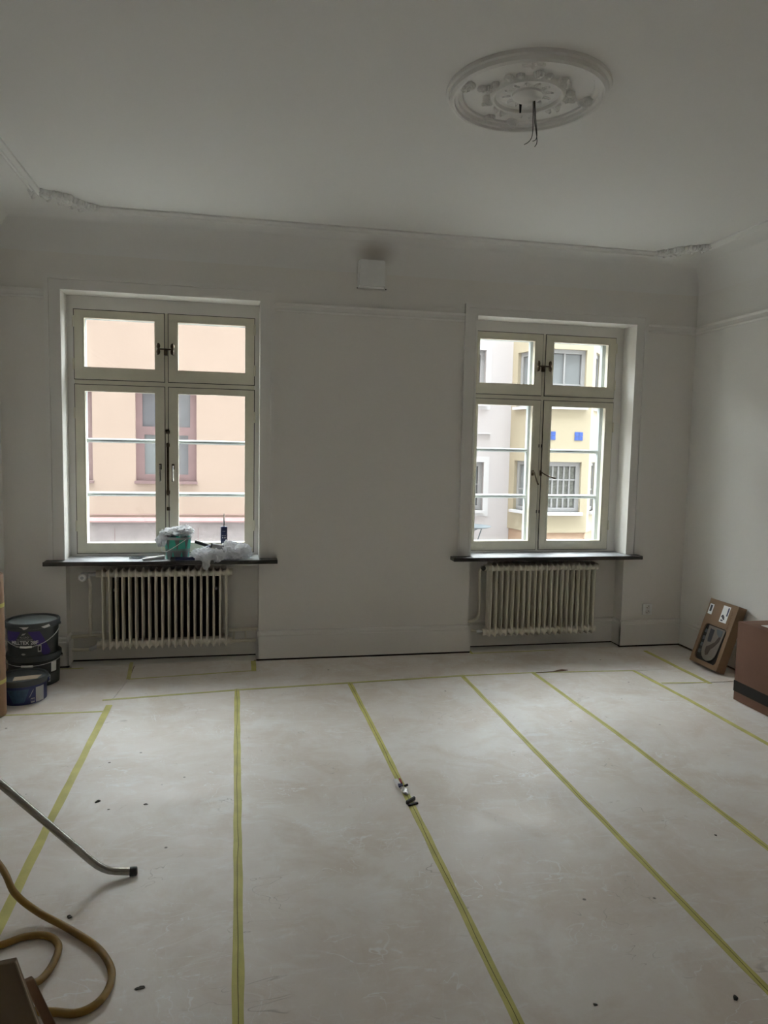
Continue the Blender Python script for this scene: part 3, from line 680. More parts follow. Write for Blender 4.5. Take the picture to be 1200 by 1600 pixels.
# crushed tube on the tape line
gt = empty('crushed_tube', (.727, -2.06, .003), label='crushed foil tube with red and blue print on the middle tape line', category='tube')
m_ = MB(); m_.loft([[(.718+.010*c_+dx, y, .003+h_*(1 if abs(c_) < .9 else .2)) for c_ in (-1, -.4, .4, 1)]+[(.718+.010+dx, y, .002), (.718-.010+dx, y, .002)] for y, h_, dx in ((-1.965, .002, -.006), (-1.98, .012, -.004), (-2.03, .014, 0), (-2.06, .012, .003))])
m_.build('printed_body', M['label'], gt)
MB().box(.724, .730, -2.03, -1.985, .012, .0185).build('red_print', M['red'], gt); MB().box(.708, .727, -2.058, -2.036, .010, .0182).build('blue_print', M['blue_obj'], gt)
m_ = MB(); m_.blob((.727, -2.09, .010), (.014, .034, .009), 14, 10)
for v_ in m_.bm.verts: v_.co += Vector((noise.noise(v_.co*120), noise.noise(v_.co*140+Vector((3, 1, 0))), 0))*.008
m_.build('crumpled_foil', M['foil'], gt)
m_ = MB(); m_.tube([(.735, -2.045, .008), (.752, -2.04, .012)], .005, 8); m_.build('cap', M['dark'], gt)
bc = MB(); bc.obox((.712, -2.200, .002), (.045, .035, 0), (-.004, .012, 0), (0, 0, .014), .002); bc.obox((.716, -2.214, .002), (.045, .016, 0), (-.003, .010, 0), (0, 0, .006), .001)
bc.build('plastic_clip', M['black'], label='small black clip on the middle tape line', category='clip')

# ---------------------------------------------------------------- bent chrome tube and hose
ct = empty('metal_tube', (-.332, -2.521, 0), label='chrome metal tube bent near the floor with a black rubber tip', category='tube')
P0, P1, P2 = Vector((-.350, -2.535, .016)), Vector((-.440, -2.540, .030)), Vector((-.735, -2.63, .41))
P2b = P2+(P2-P1)*1.0
pts = [P0, P0.lerp(P1, .55)]+[P0.lerp(P1, .55).lerp(P1, t).lerp(P1.lerp(P1.lerp(P2, .12), t), t) for t in (.25, .5, .75, 1)]+[P1.lerp(P2, .3), P2, P2b]
MB().tube(pts, .0125, 14).build('tube_shaft', M['chrome'], ct, smooth=True)
MB().tube([P0+Vector((.020, .001, 0)), P0+Vector((.018, .001, 0)), P0+Vector((-.004, 0, 0))], [.011, .0155, .0155], 14).build('rubber_tip', M['black'], ct, smooth=True)
hp = [(-1.15, -2.15, .10), (-.95, -2.35, .16), (-.748, -2.599, .115), (-.680, -2.690, .072), (-.603, -2.735, .030), (-.501, -2.806, .013), (-.399, -2.908, .012), (-.345, -3.00, .012), (-.333, -3.07, .012), (-.352, -3.135, .012),
      (-.400, -3.166, .012), (-.470, -3.150, .012), (-.56, -3.14, .012), (-.70, -3.20, .012), (-.88, -3.15, .012), (-.90, -2.98, .012), (-.78, -2.88, .012), (-.676, -2.854, .012), (-.615, -2.826, .012),
      (-.55, -2.834, .012), (-.508, -2.885, .012), (-.505, -2.955, .012), (-.522, -3.02, .012), (-.560, -3.095, .030), (-.62, -3.30, .012), (-.70, -3.6, .012), (-.9, -3.9, .012)]
MB().tube(spline(hp, 8), .0105, 12).build('hose', M['hose'], smooth=True, label='ochre yellow hose looping on the floor at lower left', category='hose')

# ---------------------------------------------------------------- cardboard in the foreground, lower left
def slat_box(name, label, tl, tr, bl, thick, m, inner=False):
    """flat cardboard package leaning: top-left, top-right corners and bottom-left corner of its front"""
    tl, tr, bl = Vector(tl), Vector(tr), Vector(bl); n_ = (tr-tl).cross(bl-tl).normalized()
    if n_.dot(Vector((0, -5.07, 1.5))-tl) > 0: n_ = -n_
    o_ = MB().obox(tl, tr-tl, bl-tl, n_*thick, .002).build(name, m, label=label, category='box')
    return o_, n_
PX = lambda z, px, py: None
def on_z(z, px, py):
    d = fw+rr*((px-600)/FPX)-uu*((py-800)/FPX); c0 = Vector((0, -5.06596621, 1.5)); t = (z-c0.z)/d.z; return c0+d*t
a_tr = on_z(.50, 25, 1503); a_br = on_z(.004, 140, 1822); a_tl = a_tr+(on_z(.50, 0, 1508)-a_tr).normalized()*.20
o1, n1 = slat_box('cardboard_package', 'grey brown cardboard package standing in the lower left corner, nearest the frame edge', a_tl, a_tr, a_tl+(a_br-a_tr), .014, M['card_grey'])
dd = a_br-a_tr; sx_ = (a_tl-a_tr)
MB().obox(a_tr+sx_*.012-n1*.002, -sx_*.012, dd, n1*.006).build('pale_edge', M['cardboard_edge'], o1)
MB().obox(a_tr+sx_*.55+dd*.14-n1*.001, sx_*.10, dd*.6, n1*.002).build('handle_slot', M['dark'], o1)
b_tl = on_z(.40, 38, 1535); b_tr = on_z(.40, 53, 1528); b_br = on_z(.004, 172, 1776)
o2, n2_ = slat_box('cardboard_package', 'thin red brown cardboard package leaning right of the grey brown one', b_tl, b_tr, b_tl+(b_br-b_tr), .014, M['card_red'])
MB().obox(b_tr-(b_tr-b_tl)*.06-n2_*.0015, (b_tr-b_tl)*.06, b_br-b_tr, n2_*.004).build('pale_edge', M['cardboard_edge'], o2)

# ---------------------------------------------------------------- paper roll and buckets at the left wall
pr = empty('paper_roll', (-1.322, -.868, 0), label='tall brown paper roll standing at the left edge, taped twice', category='roll')
MB().lathe(-1.322, -.868, [(.098, .002), (.102, .01), (.102, .772), (.098, .778), (.072, .778), (.070, .70)], 36).build('rolled_paper', M['paper_tube'], pr, smooth=True)
for z in (.185, .60): MB().lathe(-1.322, -.868, [(.1035, z), (.1035, z+.022)], 36, cap=False).build('tape_band', M['tape'], pr, smooth=True)

def bucket(name, label, cx, cy, z0, h, rt, rb, group, body, lid, sag=.5, liptop=None, smallear=False, back=False):
    b_ = empty(name, (cx, cy, z0), label=label, category='bucket', group=group)
    MB().lathe(cx, cy, [(rb-.006, z0), (rb, z0+.004), (rt-.010, z0+h-.045), (rt-.008, z0+h-.045), (rt-.008, z0+h-.02)], 48).build('body', body, b_, smooth=True)
    MB().lathe(cx, cy, [(rt-.004, z0+h-.034), (rt, z0+h-.032), (rt, z0+h-.004), (rt-.003, z0+h), (rt-.012, z0+h), (rt-.016, z0+h-.010), (.01, z0+h-.012)], 48).build('lid', lid, b_, smooth=True)
    MB().lathe(cx, cy, [(rt-.020, z0+h-.0118), (rt-.021, z0+h-.010), (.005, z0+h-.010)], 48).build('lid_top', liptop or lid, b_, smooth=True)
    # bail handle: hangs down in front with a plastic grip
    ez = z0+h-.03; pts = []
    for k in range(17):
        a = -pi*k/16; s_ = math.sin(-a)
        rr_ = rt+.006+.004*s_
        pts.append((cx+math.cos(a)*rr_, cy+s_*(rr_+.004), ez+s_*.012) if back else (cx+math.cos(a)*rr_, cy-s_*(rr_), ez-s_*(sag*h)))
    MB().tube(pts, .0020, 6).build('bail', M['wire'], b_, smooth=True)
    gp = [pts[i] for i in (7, 8, 9)]; MB().tube(gp, .0068, 10).build('grip', M['white'] if not smallear else M['grey_obj'], b_, smooth=True)
    for s_ in (-1, 1): MB().blob((cx+s_*(rt+.002), cy, ez), (.006, .012, .012)).build('ear', body, b_, smooth=True)
    return b_
def wrap(bkt, name, m, cx, cy, r_at, shapes, z0, lift=.0012, **tg):
    """flat print on a tapering round wall. shapes: polygons in (arc metres from centre angle, height)"""
    mb_ = MB()
    for poly, a0 in shapes:
        # subdivide by clipping to narrow strips: sample as a fan of columns
        us = [p[0] for p in poly]; n = max(1, int((max(us)-min(us))/.008)); n = min(n, 40)
        def span(u):
            zs = []
            for (u1, z1), (u2, z2) in zip(poly, poly[1:]+poly[:1]):
                if u1 == u2: continue
                t = (u-u1)/(u2-u1)
                if -1e-9 <= t <= 1+1e-9: zs.append(z1+(z2-z1)*t)
            return (min(zs), max(zs)) if zs else None
        lo, hi = min(us), max(us); prev = None
        for i in range(n+1):
            u = lo+(hi-lo)*i/n; u = min(max(u, lo+1e-6), hi-1e-6); s_ = span(u)
            if s_ is None: prev = None; continue
            cur = []
            for z in s_:
                r_ = r_at(z)+lift; a = a0+u/.15
                cur.append(mb_.bm.verts.new((cx+r_*math.sin(a), cy-r_*math.cos(a), z0+z)))
            if prev: mb_.bm.faces.new([prev[0], cur[0], cur[1], prev[1]])
            prev = cur
    return mb_.build(name, m, bkt, smooth=False, **tg)
def wraptext(bkt, body, size, cx, cy, r_at, uc, zc, z0, m, a0, bold=0, lift=.0018):
    me = text_mesh(body, size, bold); mb_ = MB(); mb_.bm.from_mesh(me); bpy.data.meshes.remove(me)
    for v_ in mb_.bm.verts:
        z = zc+v_.co.y; a = a0+(uc+v_.co.x)/.15; r_ = r_at(z)+lift
        v_.co = Vector((cx+r_*math.sin(a), cy-r_*math.cos(a), z0+z))
    mb_.build('lettering', m, bkt)
BX, BY = -1.222, -.292
BG = 'stacked paint buckets by the left wall'
HB = .200
rat = lambda z: .139+(.147-.139)*min(1, max(0, z/(HB-.045)))
low = bucket('paint_bucket', 'dark round paint bucket at the bottom of the stack, a white label on its side', BX+.004, BY, 0, .198, .157, .141, BG, M['bucket_blk'], M['bucket'], sag=.12)
rat0 = lambda z: .141+(.147-.141)*min(1, max(0, z/.153))
A0 = .20     # the print faces the room, a little to the right
wrap(low, 'lower_band', M['bucket'], BX+.004, BY, rat0, [([(-.2, .004), (.2, .004), (.2, .075), (-.2, .075)], A0)], 0)
wrap(low, 'side_label', M['label'], BX+.004, BY, rat0, [([(.108, .085), (.150, .085), (.150, .145), (.108, .145)], A0)], 0, lift=.002)
wrap(low, 'code_label', M['print'], BX+.004, BY, rat0, [([(.088, .025), (.104, .025), (.104, .068), (.088, .068)], A0)], 0, lift=.002)
wrap(low, 'code_mark', M['print_dk'], BX+.004, BY, rat0, [([(.091, .036), (.101, .036), (.101, .060), (.091, .060)], A0)], 0, lift=.0026)
top = bucket('paint_bucket', 'charcoal paint bucket on top of the stack, violet shapes and white lettering', BX, BY, .186, HB+.012, .156, .139, BG, M['bucket'], M['bucket'], liptop=M['lidtop'])
z0 = .186
AT = -.13
wrap(top, 'violet_shape', M['violet'], BX, BY, rat, [([(.012, .165), (.078, .165), (.150, .030), (.145, .012), (.098, .012), (.090, .030)], AT+.1), ([(-.030, .165), (-.135, .165), (-.145, .10), (-.070, .10)], AT+.1)], z0)
wraptext(top, 'ALCRO', .0165, BX, BY, rat, -.002, .126, z0, M['print'], AT+.05)
wraptext(top, 'TAK OCH INTERIÖR', .0105, BX, BY, rat, -.002, .112, z0, M['print'], AT+.05)
wraptext(top, 'MILLTEX 28F', .0300, BX, BY, rat, -.006, .087, z0, M['label'], AT+.05, .0008)
wrap(top, 'bird_emblem', M['print'], BX, BY, rat, [([(-.020, .142), (.000, .146), (.010, .160), (.002, .155), (-.010, .154)], AT+.05)], z0)
wrap(top, 'code_label', M['print'], BX, BY, rat, [([(.066, .036), (.088, .036), (.088, .080), (.066, .080)], AT+.1)], z0, lift=.0022)
wrap(top, 'code_mark', M['print_dk'], BX, BY, rat, [([(.071, .044), (.083, .044), (.083, .072), (.071, .072)], AT+.1)], z0, lift=.0028)
wrap(top, 'fine_print', M['print'], BX, BY, rat, [([(-.062, .069), (-.040, .069), (-.040, .071), (-.062, .071)], AT+.05), ([(.030, .069), (.052, .069), (.052, .073), (.030, .073)], AT+.05), ([(-.055, .020), (-.046, .020), (-.048, .034), (-.054, .024)], AT+.05), ([(-.020, .020), (-.002, .020), (.004, .026), (-.002, .032), (-.020, .032), (-.026, .026)], AT+.05)], z0)
wrap(top, 'paint_smear', M['label'], BX, BY, lambda z: .1562, [([(-.035, .196), (.020, .197), (.010, .186), (-.010, .178), (-.012, .188)], AT+.1), ([(.07, .192), (.120, .202), (.125, .186), (.085, .180)], AT+.2)], z0, lift=.001)

SX, SY = -1.203, -.609
sm_ = bucket('paint_bucket', 'small low dark blue paint bucket in front of the stack', SX, SY, 0, .142, .138, .126, 'paint buckets by the paper roll', M['bluelabel'], M['bucket'], back=True)
rs = lambda z: .126+.002*min(1, z/.097)
wrap(sm_, 'blue_artwork', M['blueart'], SX, SY, rs, [([(-.07, .092), (.07, .092), (.04, .015), (-.03, .015)], .05)], 0)
wrap(sm_, 'white_label', M['print'], SX, SY, rs, [([(.102, .008), (.170, .008), (.170, .094), (.102, .094)], .12)], 0)
wrap(sm_, 'pictogram_frames', M['print'], SX, SY, rs, [([(.068, .010), (.094, .010), (.094, .036), (.068, .036)], .12), ([(.085, .088), (.089, .088), (.060, .04), (.056, .04)], .12)], 0, lift=.002)
wrap(sm_, 'pictograms', M['bluelabel'], SX, SY, rs, [([(.070, .018), (.080, .018), (.080, .032), (.070, .032)], .12), ([(.082, .018), (.092, .018), (.092, .032), (.082, .032)], .12)], 0, lift=.0026)
MB().prism([(SX-.03, SY-.085), (SX+.09, SY-.05), (SX+.10, SY+.02), (SX-.04, SY-.01)], .132, .1340).build('lid_label', M['cardboard_edge'], sm_)

# ---------------------------------------------------------------- boxes at the right wall
lb = empty('leaning_box', (3.29, -.60, 0), label='flat cardboard box with a window cutout leaning against the right wall', category='box')
up = Vector((.313, 0, .950)).normalized(); nn = Vector((up.z, 0, -up.x))       # into the box
t_ = .066; Lx = .470; o0 = Vector((3.206, -.466, .0208)); wy = Vector((0, -.300, 0))
# tray behind the cutout front
body = MB()
body.obox(o0+nn*.012, wy, up*Lx, nn*(t_-.012), 0)
body.build('carton', M['cardboard'], lb)
# front panel with a rounded cutout
def P2d(u, v):
    return o0+wy*(u/.312)+up*v
cu = [(.045, .050), (.262, .050), (.262, .285), (.045, .285)]; rc = .03; inner = []
for (cx_, cz_, a0_) in ((.277-rc, .290-rc, 0), (.036+rc, .290-rc, pi/2), (.036+rc, .032+rc, pi), (.277-rc, .032+rc, 1.5*pi)):
    for i in range(7): a = a0_+i/6*pi/2; inner.append((cx_+rc*math.cos(a), cz_+rc*math.sin(a)))
outer = []
for (u, v) in inner:
    outer.append((u, v))
fp = MB(); n = len(inner)
crn = [(.312, Lx), (0, Lx), (0, 0), (.312, 0)]
for side in (0, 1):
    off = nn*(.012*side)
    iv = [fp.bm.verts.new(P2d(u, v)+off) for u, v in inner]; cv = [fp.bm.verts.new(P2d(u, v)+off) for u, v in crn]
    for q in range(4):
        seg = iv[q*7:(q+1)*7]
        for i in range(6): fp.bm.faces.new([cv[q], seg[i], seg[i+1]])
        nx = iv[((q+1)*7) % n]
        fp.bm.faces.new([cv[q], seg[-1], nx, cv[(q+1) % 4]])
    if side == 0: A_, CA = iv, cv
    else:
        for i in range(n): fp.bm.faces.new([A_[i], A_[(i+1) % n], iv[(i+1) % n], iv[i]])
        for i in range(4): fp.bm.faces.new([CA[i], CA[(i+1) % 4], cv[(i+1) % 4], cv[i]])
fp.build('front_panel', M['cardboard'], lb)
def plate(name, pts, d0, d1, m, par=lb):
    mb_ = MB(); a = [mb_.bm.verts.new(P2d(u, v)+nn*d0) for u, v in pts]; b2 = [mb_.bm.verts.new(P2d(u, v)+nn*d1) for u, v in pts]
    mb_.bm.faces.new(a); mb_.bm.faces.new(b2)
    for i in range(len(pts)): mb_.bm.faces.new([a[i], a[(i+1) % len(pts)], b2[(i+1) % len(pts)], b2[i]])
    return mb_.build(name, m, par)
plate('dark_inside', [(.030, .026), (.283, .026), (.283, .296), (.030, .296)], .0112, .0118, M['dark'])
rp_ = [(.078, .284), (.082, .10)]+[(.163-.081*math.cos(a), .115-.074*math.sin(a)) for a in [i/8*pi for i in range(9)]]+[(.244, .11), (.258, .284)]
tray = plate('product_body', rp_, .004, .0110, M['product'])
plate('product_slot', [(.105, .265), (.150, .262), (.150, .175), (.118, .170), (.110, .185)], .003, .004, M['print_dk'], tray)
plate('product_handle', [(.122, .135), (.150, .150), (.195, .185), (.215, .225), (.235, .230), (.232, .195), (.200, .150), (.172, .125), (.162, .085), (.140, .075), (.124, .100)], .002, .004, M['product_dk'], tray)
plate('product_bracket', [(.170, .275), (.235, .275), (.240, .235), (.215, .225), (.185, .245)], .002, .004, M['metalgrey'], tray)
for v in (.075, .125, .175, .225): plate('side_part', [(.050, v), (.074, v), (.074, v+.026), (.050, v+.026)], .006, .0112, M['bucket'])
l1_ = plate('address_label', [(.018, .432), (.062, .432), (.062, .358), (.018, .358)], -.0012, 0, M['label'])
plate('code_print', [(.028, .425), (.050, .425), (.050, .378), (.028, .378)], -.0018, -.0012, M['print_dk'], l1_)
l2_ = plate('shipping_label', [(.162, .448), (.238, .448), (.238, .330), (.162, .330)], -.0012, 0, M['label'])
plate('blue_block', [(.218, .440), (.232, .440), (.232, .380), (.218, .380)], -.0018, -.0012, M['blue_obj'], l2_)
plate('print_block', [(.168, .370), (.185, .385), (.205, .372), (.214, .350), (.195, .352), (.184, .362)], -.0018, -.0012, M['print_dk'], l2_)
plate('print_line', [(.176, .348), (.200, .348), (.200, .338), (.176, .338)], -.0018, -.0012, M['print_dk'], l2_)
for i in range(12): plate('stamped_print', [(.262, .425-.011*i), (.276 if i % 3 else .270, .425-.011*i), (.276 if i % 3 else .270, .419-.011*i), (.262, .419-.011*i)], -.0008, 0, M['torn'])

bb = empty('cardboard_box', (3.2, -1.52, 0), label='big closed cardboard box with a black band at the right edge', category='box')
MB().box(2.995, 3.405, -1.82, -1.222, .003, .489, .004).build('carton', M['cardboard_dk'], bb, smooth=True)
MB().box(2.9935, 3.4065, -1.8215, -1.2205, .058, .124).build('black_band', M['dark'], bb)
MB().box(3.06, 3.24, -1.62, -1.34, .489, .4902).build('top_label', M['label'], bb)
MB().box(2.994, 3.406, -1.530, -1.512, .4885, .4896).build('packing_tape', M['cardboard'], bb)

# ---------------------------------------------------------------- things on the left sill
ZS = .7184
gb = empty('small_bucket', (-.375, -.02, ZS), label='small green and grey bucket with triangle print on the left sill', category='bucket')
GX, GY = -.378, -.005
MB().lathe(GX, GY, [(.070, ZS), (.074, ZS+.003), (.088, ZS+.135), (.090, ZS+.135), (.090, ZS+.148), (.0865, ZS+.150), (.085, ZS+.14), (.080, ZS+.10), (.01, ZS+.095)], 40).build('body', M['triangles'], gb, smooth=True)
MB().lathe(GX, GY, [(.0885, ZS+.136), (.0925, ZS+.137), (.0925, ZS+.150), (.0885, ZS+.152)], 40, cap=False).build('rim', M['grey_obj'], gb, smooth=True)
for o_ in gb.children: pass
pts = [(GX-.092, GY-.02, ZS+.14), (GX-.100, GY-.06, ZS+.075), (GX-.085, GY-.085, ZS+.060), (GX-.06, GY-.095, ZS+.065), (GX-.01, GY-.10, ZS+.095), (GX+.035, GY-.092, ZS+.125), (GX+.06, GY-.078, ZS+.14)]
MB().tube(spline(pts, 5), .0022, 6).build('bail', M['white'], gb, smooth=True)

def crumple(name, label, blobs, seed, group, m=None):
    mb_ = MB()
    for (c, s_, n_) in blobs:
        res = bmesh.ops.create_icosphere(mb_.bm, subdivisions=4, radius=1)
        for v_ in res['verts']:
            p = v_.co.copy(); q = p*1.7+Vector((seed, seed*2, n_*5.1))
            f_ = 1-abs(noise.noise(q))*1.5+ .5*(1-abs(noise.noise(q*2.3))*2)*.45+.12*noise.noise(q*6)
            wv = Vector((noise.noise(q+Vector((9, 0, 0))), noise.noise(q+Vector((0, 9, 0))), noise.noise(q+Vector((0, 0, 9)))))*.45
            rg = (1-abs(noise.noise(q*3.1+Vector((4, 0, 0))))*2)**2
            p = p*(.50+.45*f_+.22*rg)+wv*.6
            v_.co = Vector(c)+Vector((p.x*s_[0], p.y*s_[1], p.z*s_[2]))
            v_.co.z = max(v_.co.z, ZS+.0005) if (v_.co.y > -.100) else v_.co.z
    return mb_.build(name, m or M['cloth'], smooth=True, label=label, category='cloth', group=group)
CG = 'white rags on the left sill'
crumple('white_rag', 'white crumpled rag heaped on top of the small green bucket', [((-.375, -.005, ZS+.185), (.085, .07, .032), 1), ((-.330, .0, ZS+.190), (.055, .06, .035), 2), ((-.462, -.03, ZS+.165), (.030, .03, .040), 3), ((-.478, -.045, ZS+.125), (.034, .03, .040), 4), ((-.430, -.02, ZS+.180), (.05, .05, .028), 8)], 3, CG)
crumple('white_rag', 'white crumpled rag hanging over the front edge of the left sill', [((-.230, -.075, ZS+.034), (.058, .045, .038), 1), ((-.170, -.065, ZS+.036), (.050, .045, .040), 2), ((-.188, -.122, ZS+.000), (.026, .020, .055), 3), ((-.118, -.085, ZS+.030), (.050, .035, .045), 4), ((-.205, -.05, ZS+.058), (.030, .03, .022), 5)], 11, CG)
crumple('white_rag', 'white crumpled rag at the right end of the left sill', [((-.055, -.035, ZS+.058), (.048, .045, .058), 1), ((.005, -.055, ZS+.045), (.058, .045, .050), 2), ((.060, -.01, ZS+.045), (.048, .045, .052), 3), ((-.03, .0, ZS+.082), (.062, .032, .034), 6), ((.035, -.015, ZS+.070), (.045, .035, .035), 7)], 23, CG)
ca = empty('sealant_cartridge', (-.075, .075, ZS), label='navy blue sealant cartridge standing upright with a pale nozzle', category='cartridge')
AX, AY = -.075, .085
MB().lathe(AX, AY, [(.0215, ZS), (.0225, ZS+.002), (.0225, ZS+.085)], 24).build('lower_tube', M['grey_obj'], ca, smooth=True)
MB().lathe(AX, AY, [(.0228, ZS+.078), (.0228, ZS+.088)], 24, cap=False).build('yellow_ring', M['tape'], ca, smooth=True)
MB().lathe(AX, AY, [(.0232, ZS+.088), (.0232, ZS+.205), (.020, ZS+.209), (.008, ZS+.212)], 24).build('printed_tube', M['blue_obj'], ca, smooth=True)
MB().lathe(AX, AY, [(.0085, ZS+.210), (.0075, ZS+.225), (.0020, ZS+.300)], 16).build('nozzle', M['white'], ca, smooth=True)
rc_ = lambda z: .0232
for (z, h_, a, b2) in ((.175, .004, -.008, .010), (.145, .005, -.014, .012), (.128, .010, -.012, .014), (.105, .003, -.008, .008)):
    mb_ = MB(); prev = None
    for i in range(9):
        u = a+(b2-a)*i/8; g_ = -.0+u/.0236
        if i in (3, 6): prev = None; continue
        cur = [mb_.bm.verts.new((AX+.0238*math.sin(g_), AY-.0238*math.cos(g_), ZS+zz_)) for zz_ in (z, z+h_)]
        if prev: mb_.bm.faces.new([prev[0], cur[0], cur[1], prev[1]])
        prev = cur
    mb_.build('print_line', M['label'], ca)
def stick(name, label, cat, a, b_, r, m, tip=None, grp=None):
    tg = dict(label=label, category=cat)
    if grp: tg['group'] = grp
    a, b_ = Vector(a), Vector(b_)
    if tip is None: return MB().tube([a, a.lerp(b_, .03), a.lerp(b_, .97), b_], [r*.8, r, r, r*.8], 14).build(name, m, smooth=True, **tg)
    e = empty(name, (a.x, a.y, min(a.z, b_.z)), **tg)
    MB().tube([a, a.lerp(b_, .03), a.lerp(b_, tip[0])], [r*.8, r, r], 14).build('handle', m, e, smooth=True)
    MB().tube([a.lerp(b_, tip[0]), a.lerp(b_, tip[0]+.02), b_.lerp(a, .02), b_], [r*tip[2]]*3+[r*tip[3]], 14).build('end_piece', tip[1], e, smooth=True)
    return e
stick('round_handle', 'black round handle resting tilted behind the small bucket', 'handle', (-.268, .03, ZS+.112), (-.155, .02, ZS+.075), .0125, M['black'], (.9, M['dark'], .9, .8))
stick('putty_knife', 'grey tipped navy handled putty knife on the left sill', 'knife', (-.160, -.01, ZS+.080), (-.262, -.02, ZS+.058), .011, M['blue_obj'], (.55, M['grey_obj'], .95, .25))
stick('grey_tube', 'grey tube with a black end cap lying on the rags', 'tube', (-.160, -.055, ZS+.098), (-.075, -.055, ZS+.078), .0170, M['black'], (.12, M['grey_obj'], .97, .9))
stick('tool_handle', 'navy and black tool handle at the front of the left sill beside the bucket', 'handle', (-.420, -.095, ZS+.0128), (-.262, -.093, ZS+.0128), .0125, M['bucket'], (.2, M['blue_obj'], .97, .9))
kn = empty('filling_knife', (-.52, -.06, ZS), label='long white filling knife with a grey edge left of the small bucket', category='knife')
MB().obox((-.590, -.085, ZS+.002), (.132, .060, .012), (-.012, .030, 0), (0, 0, .012), .002).build('blade', M['white'], kn)
MB().obox((-.593, -.087, ZS+.0005), (.132, .058, .004), (.002, -.004, 0), (0, 0, .010)).build('steel_edge', M['grey_obj'], kn)
MB().tube([(-.50, -.02, ZS+.014), (-.505, -.018, ZS+.032)], [.006, .003], 8).build('knob', M['white'], kn, smooth=True)
co = []
for k in range(3*20+1):
    a = k/20*2*pi; q = 1-.05*(k/20); co.append((-.625+.068*q*math.cos(a)+.004*math.sin(k*.13), -.005+.040*q*math.sin(a), ZS+.004+.0035*(k/20)))
MB().tube(co, .0022, 6).build('cable_coil', M['metalgrey'], smooth=True, label='coil of thin grey blue cable on the left sill', category='cable')

# ---------------------------------------------------------------- outside
GZ = -.75
MB().box(-26, 30, .43, 11.5, GZ-.1, GZ).build('ground', M['asphalt'], **S())
def far_window(par, x0, x1, z0, z1, y, frame, pane, mull=(), bars=(), sillm=None, fw_=.05, fd=.05, org=None):
    """window set in a facade facing -y; mull: x positions, bars: z positions"""
    f_ = MB()
    holes(f_, x0, x1, z0, z1, [(x0+fw_, x1-fw_, z0+fw_, z1-fw_)], y, y+fd)
    if org is not None: f_.xf(org)
    wo_ = f_.build('window', frame, par)
    edges = [x0+fw_]+[m_ for m_ in mull]+[x1-fw_]; ez = [z0+fw_]+list(bars)+[z1-fw_]
    for m_ in mull:
        q = MB().box(m_-.015, m_+.015, y+.005, y+fd, z0+fw_, z1-fw_)
        if org is not None: q.xf(org)
        q.build('mullion', frame, wo_)
    for b_ in bars:
        q = MB().box(x0+fw_, x1-fw_, y+.008, y+fd, b_-.013, b_+.013)
        if org is not None: q.xf(org)
        q.build('glazing_bar', frame, wo_)
    for a, b_ in zip(edges, edges[1:]):
        for c_, d_ in zip(ez, ez[1:]):
            q = MB().box(a+.012, b_-.012, y+fd-.012, y+fd-.006, c_+.012, d_-.012)
            if org is not None: q.xf(org)
            q.build('pane', pane, wo_)
    if sillm:
        q = MB().box(x0-.03, x1+.03, y-.15, y+.02, z0-.055, z0)
        if org is not None: q.xf(org)
        q.build('window_ledge', sillm, par)
    return wo_
# pink house
pk = empty('pink_house', (-2, 7, GZ), label='pale pink rendered house across the street, behind the left window', category='house')
wins = [(-1.535, -.605, .885, 2.35), (-3.13, -2.17, .885, 2.35), (-4.75, -3.80, .885, 2.35), (1.4, 2.35, .885, 2.35)]+[(-6.4-1.6*k, -5.45-1.6*k, .885, 2.35) for k in range(5)]
m_ = MB(); holes(m_, -26, 3.2, .30, 4.8, wins+[], 7, 7.25); m_.box(-26, 3.2, 7.25, 8.75, GZ, 4.8); m_.build('wall', M['pink'], pk)
MB().box(-26, 3.22, 6.94, 7.25, GZ, .236).build('plinth', M['socle'], pk)
MB().loft([[(x, y, z) for y, z in ((7.25, .232), (6.90, .232), (6.90, .255), (6.96, .305), (7.25, .305))] for x in (-26, 3.23)]).build('plinth_moulding', M['band'], pk)
MB().box(-26, 3.2, 6.975, 7.0, .345, .352).build('cable', M['band'], pk)
for i, x in enumerate([-8.2+k*1.27 for k in range(9)]):
    MB().box(x-.004, x+.004, 6.938, 6.942, GZ, .14).build('stone_joint', M['maroon'], pk)
for zz0 in (0,):
    for (a, b_, c_, d_) in wins:
        tz_ = 1.675+zz0
        w_ = MB(); holes(w_, a, b_, c_+zz0, d_+zz0, [(a+.10, b_-.10, tz_+.065, d_+zz0-.06), (a+.13, (a+b_)/2-.04, c_+zz0+.10, tz_-.065), ((a+b_)/2+.04, b_-.13, c_+zz0+.10, tz_-.065)], 7.06, 7.13)
        wo_ = w_.build('window', M['maroon'], pk)
        MB().box(a+.09, b_-.09, 7.10, 7.11, tz_+.05, d_+zz0-.05).build('pane', M['glassfar'], wo_)
        for (p, q) in ((a+.12, (a+b_)/2-.03), ((a+b_)/2+.03, b_-.12)): MB().box(p, q, 7.10, 7.11, c_+zz0+.09, tz_-.05).build('pane', M['glassfar2'] if p < (a+b_)/2 else M['glassfar'], wo_)
        MB().box(a-.015, b_+.015, 6.95, 7.08, c_+zz0-.045, c_+zz0).build('window_ledge', M['maroon'], pk)
MB().prism([(-26.2, 6.7), (3.4, 6.7), (3.4, 8.74), (-26.2, 8.74)], 4.8, 4.88).build('eaves', M['maroon'], pk)
MB().loft([[(x, y, z) for y, z in ((6.75, 4.88), (8.74, 5.9), (8.74, 4.88))] for x in (-26.1, 3.3)]).build('roof', M['maroon'], pk)
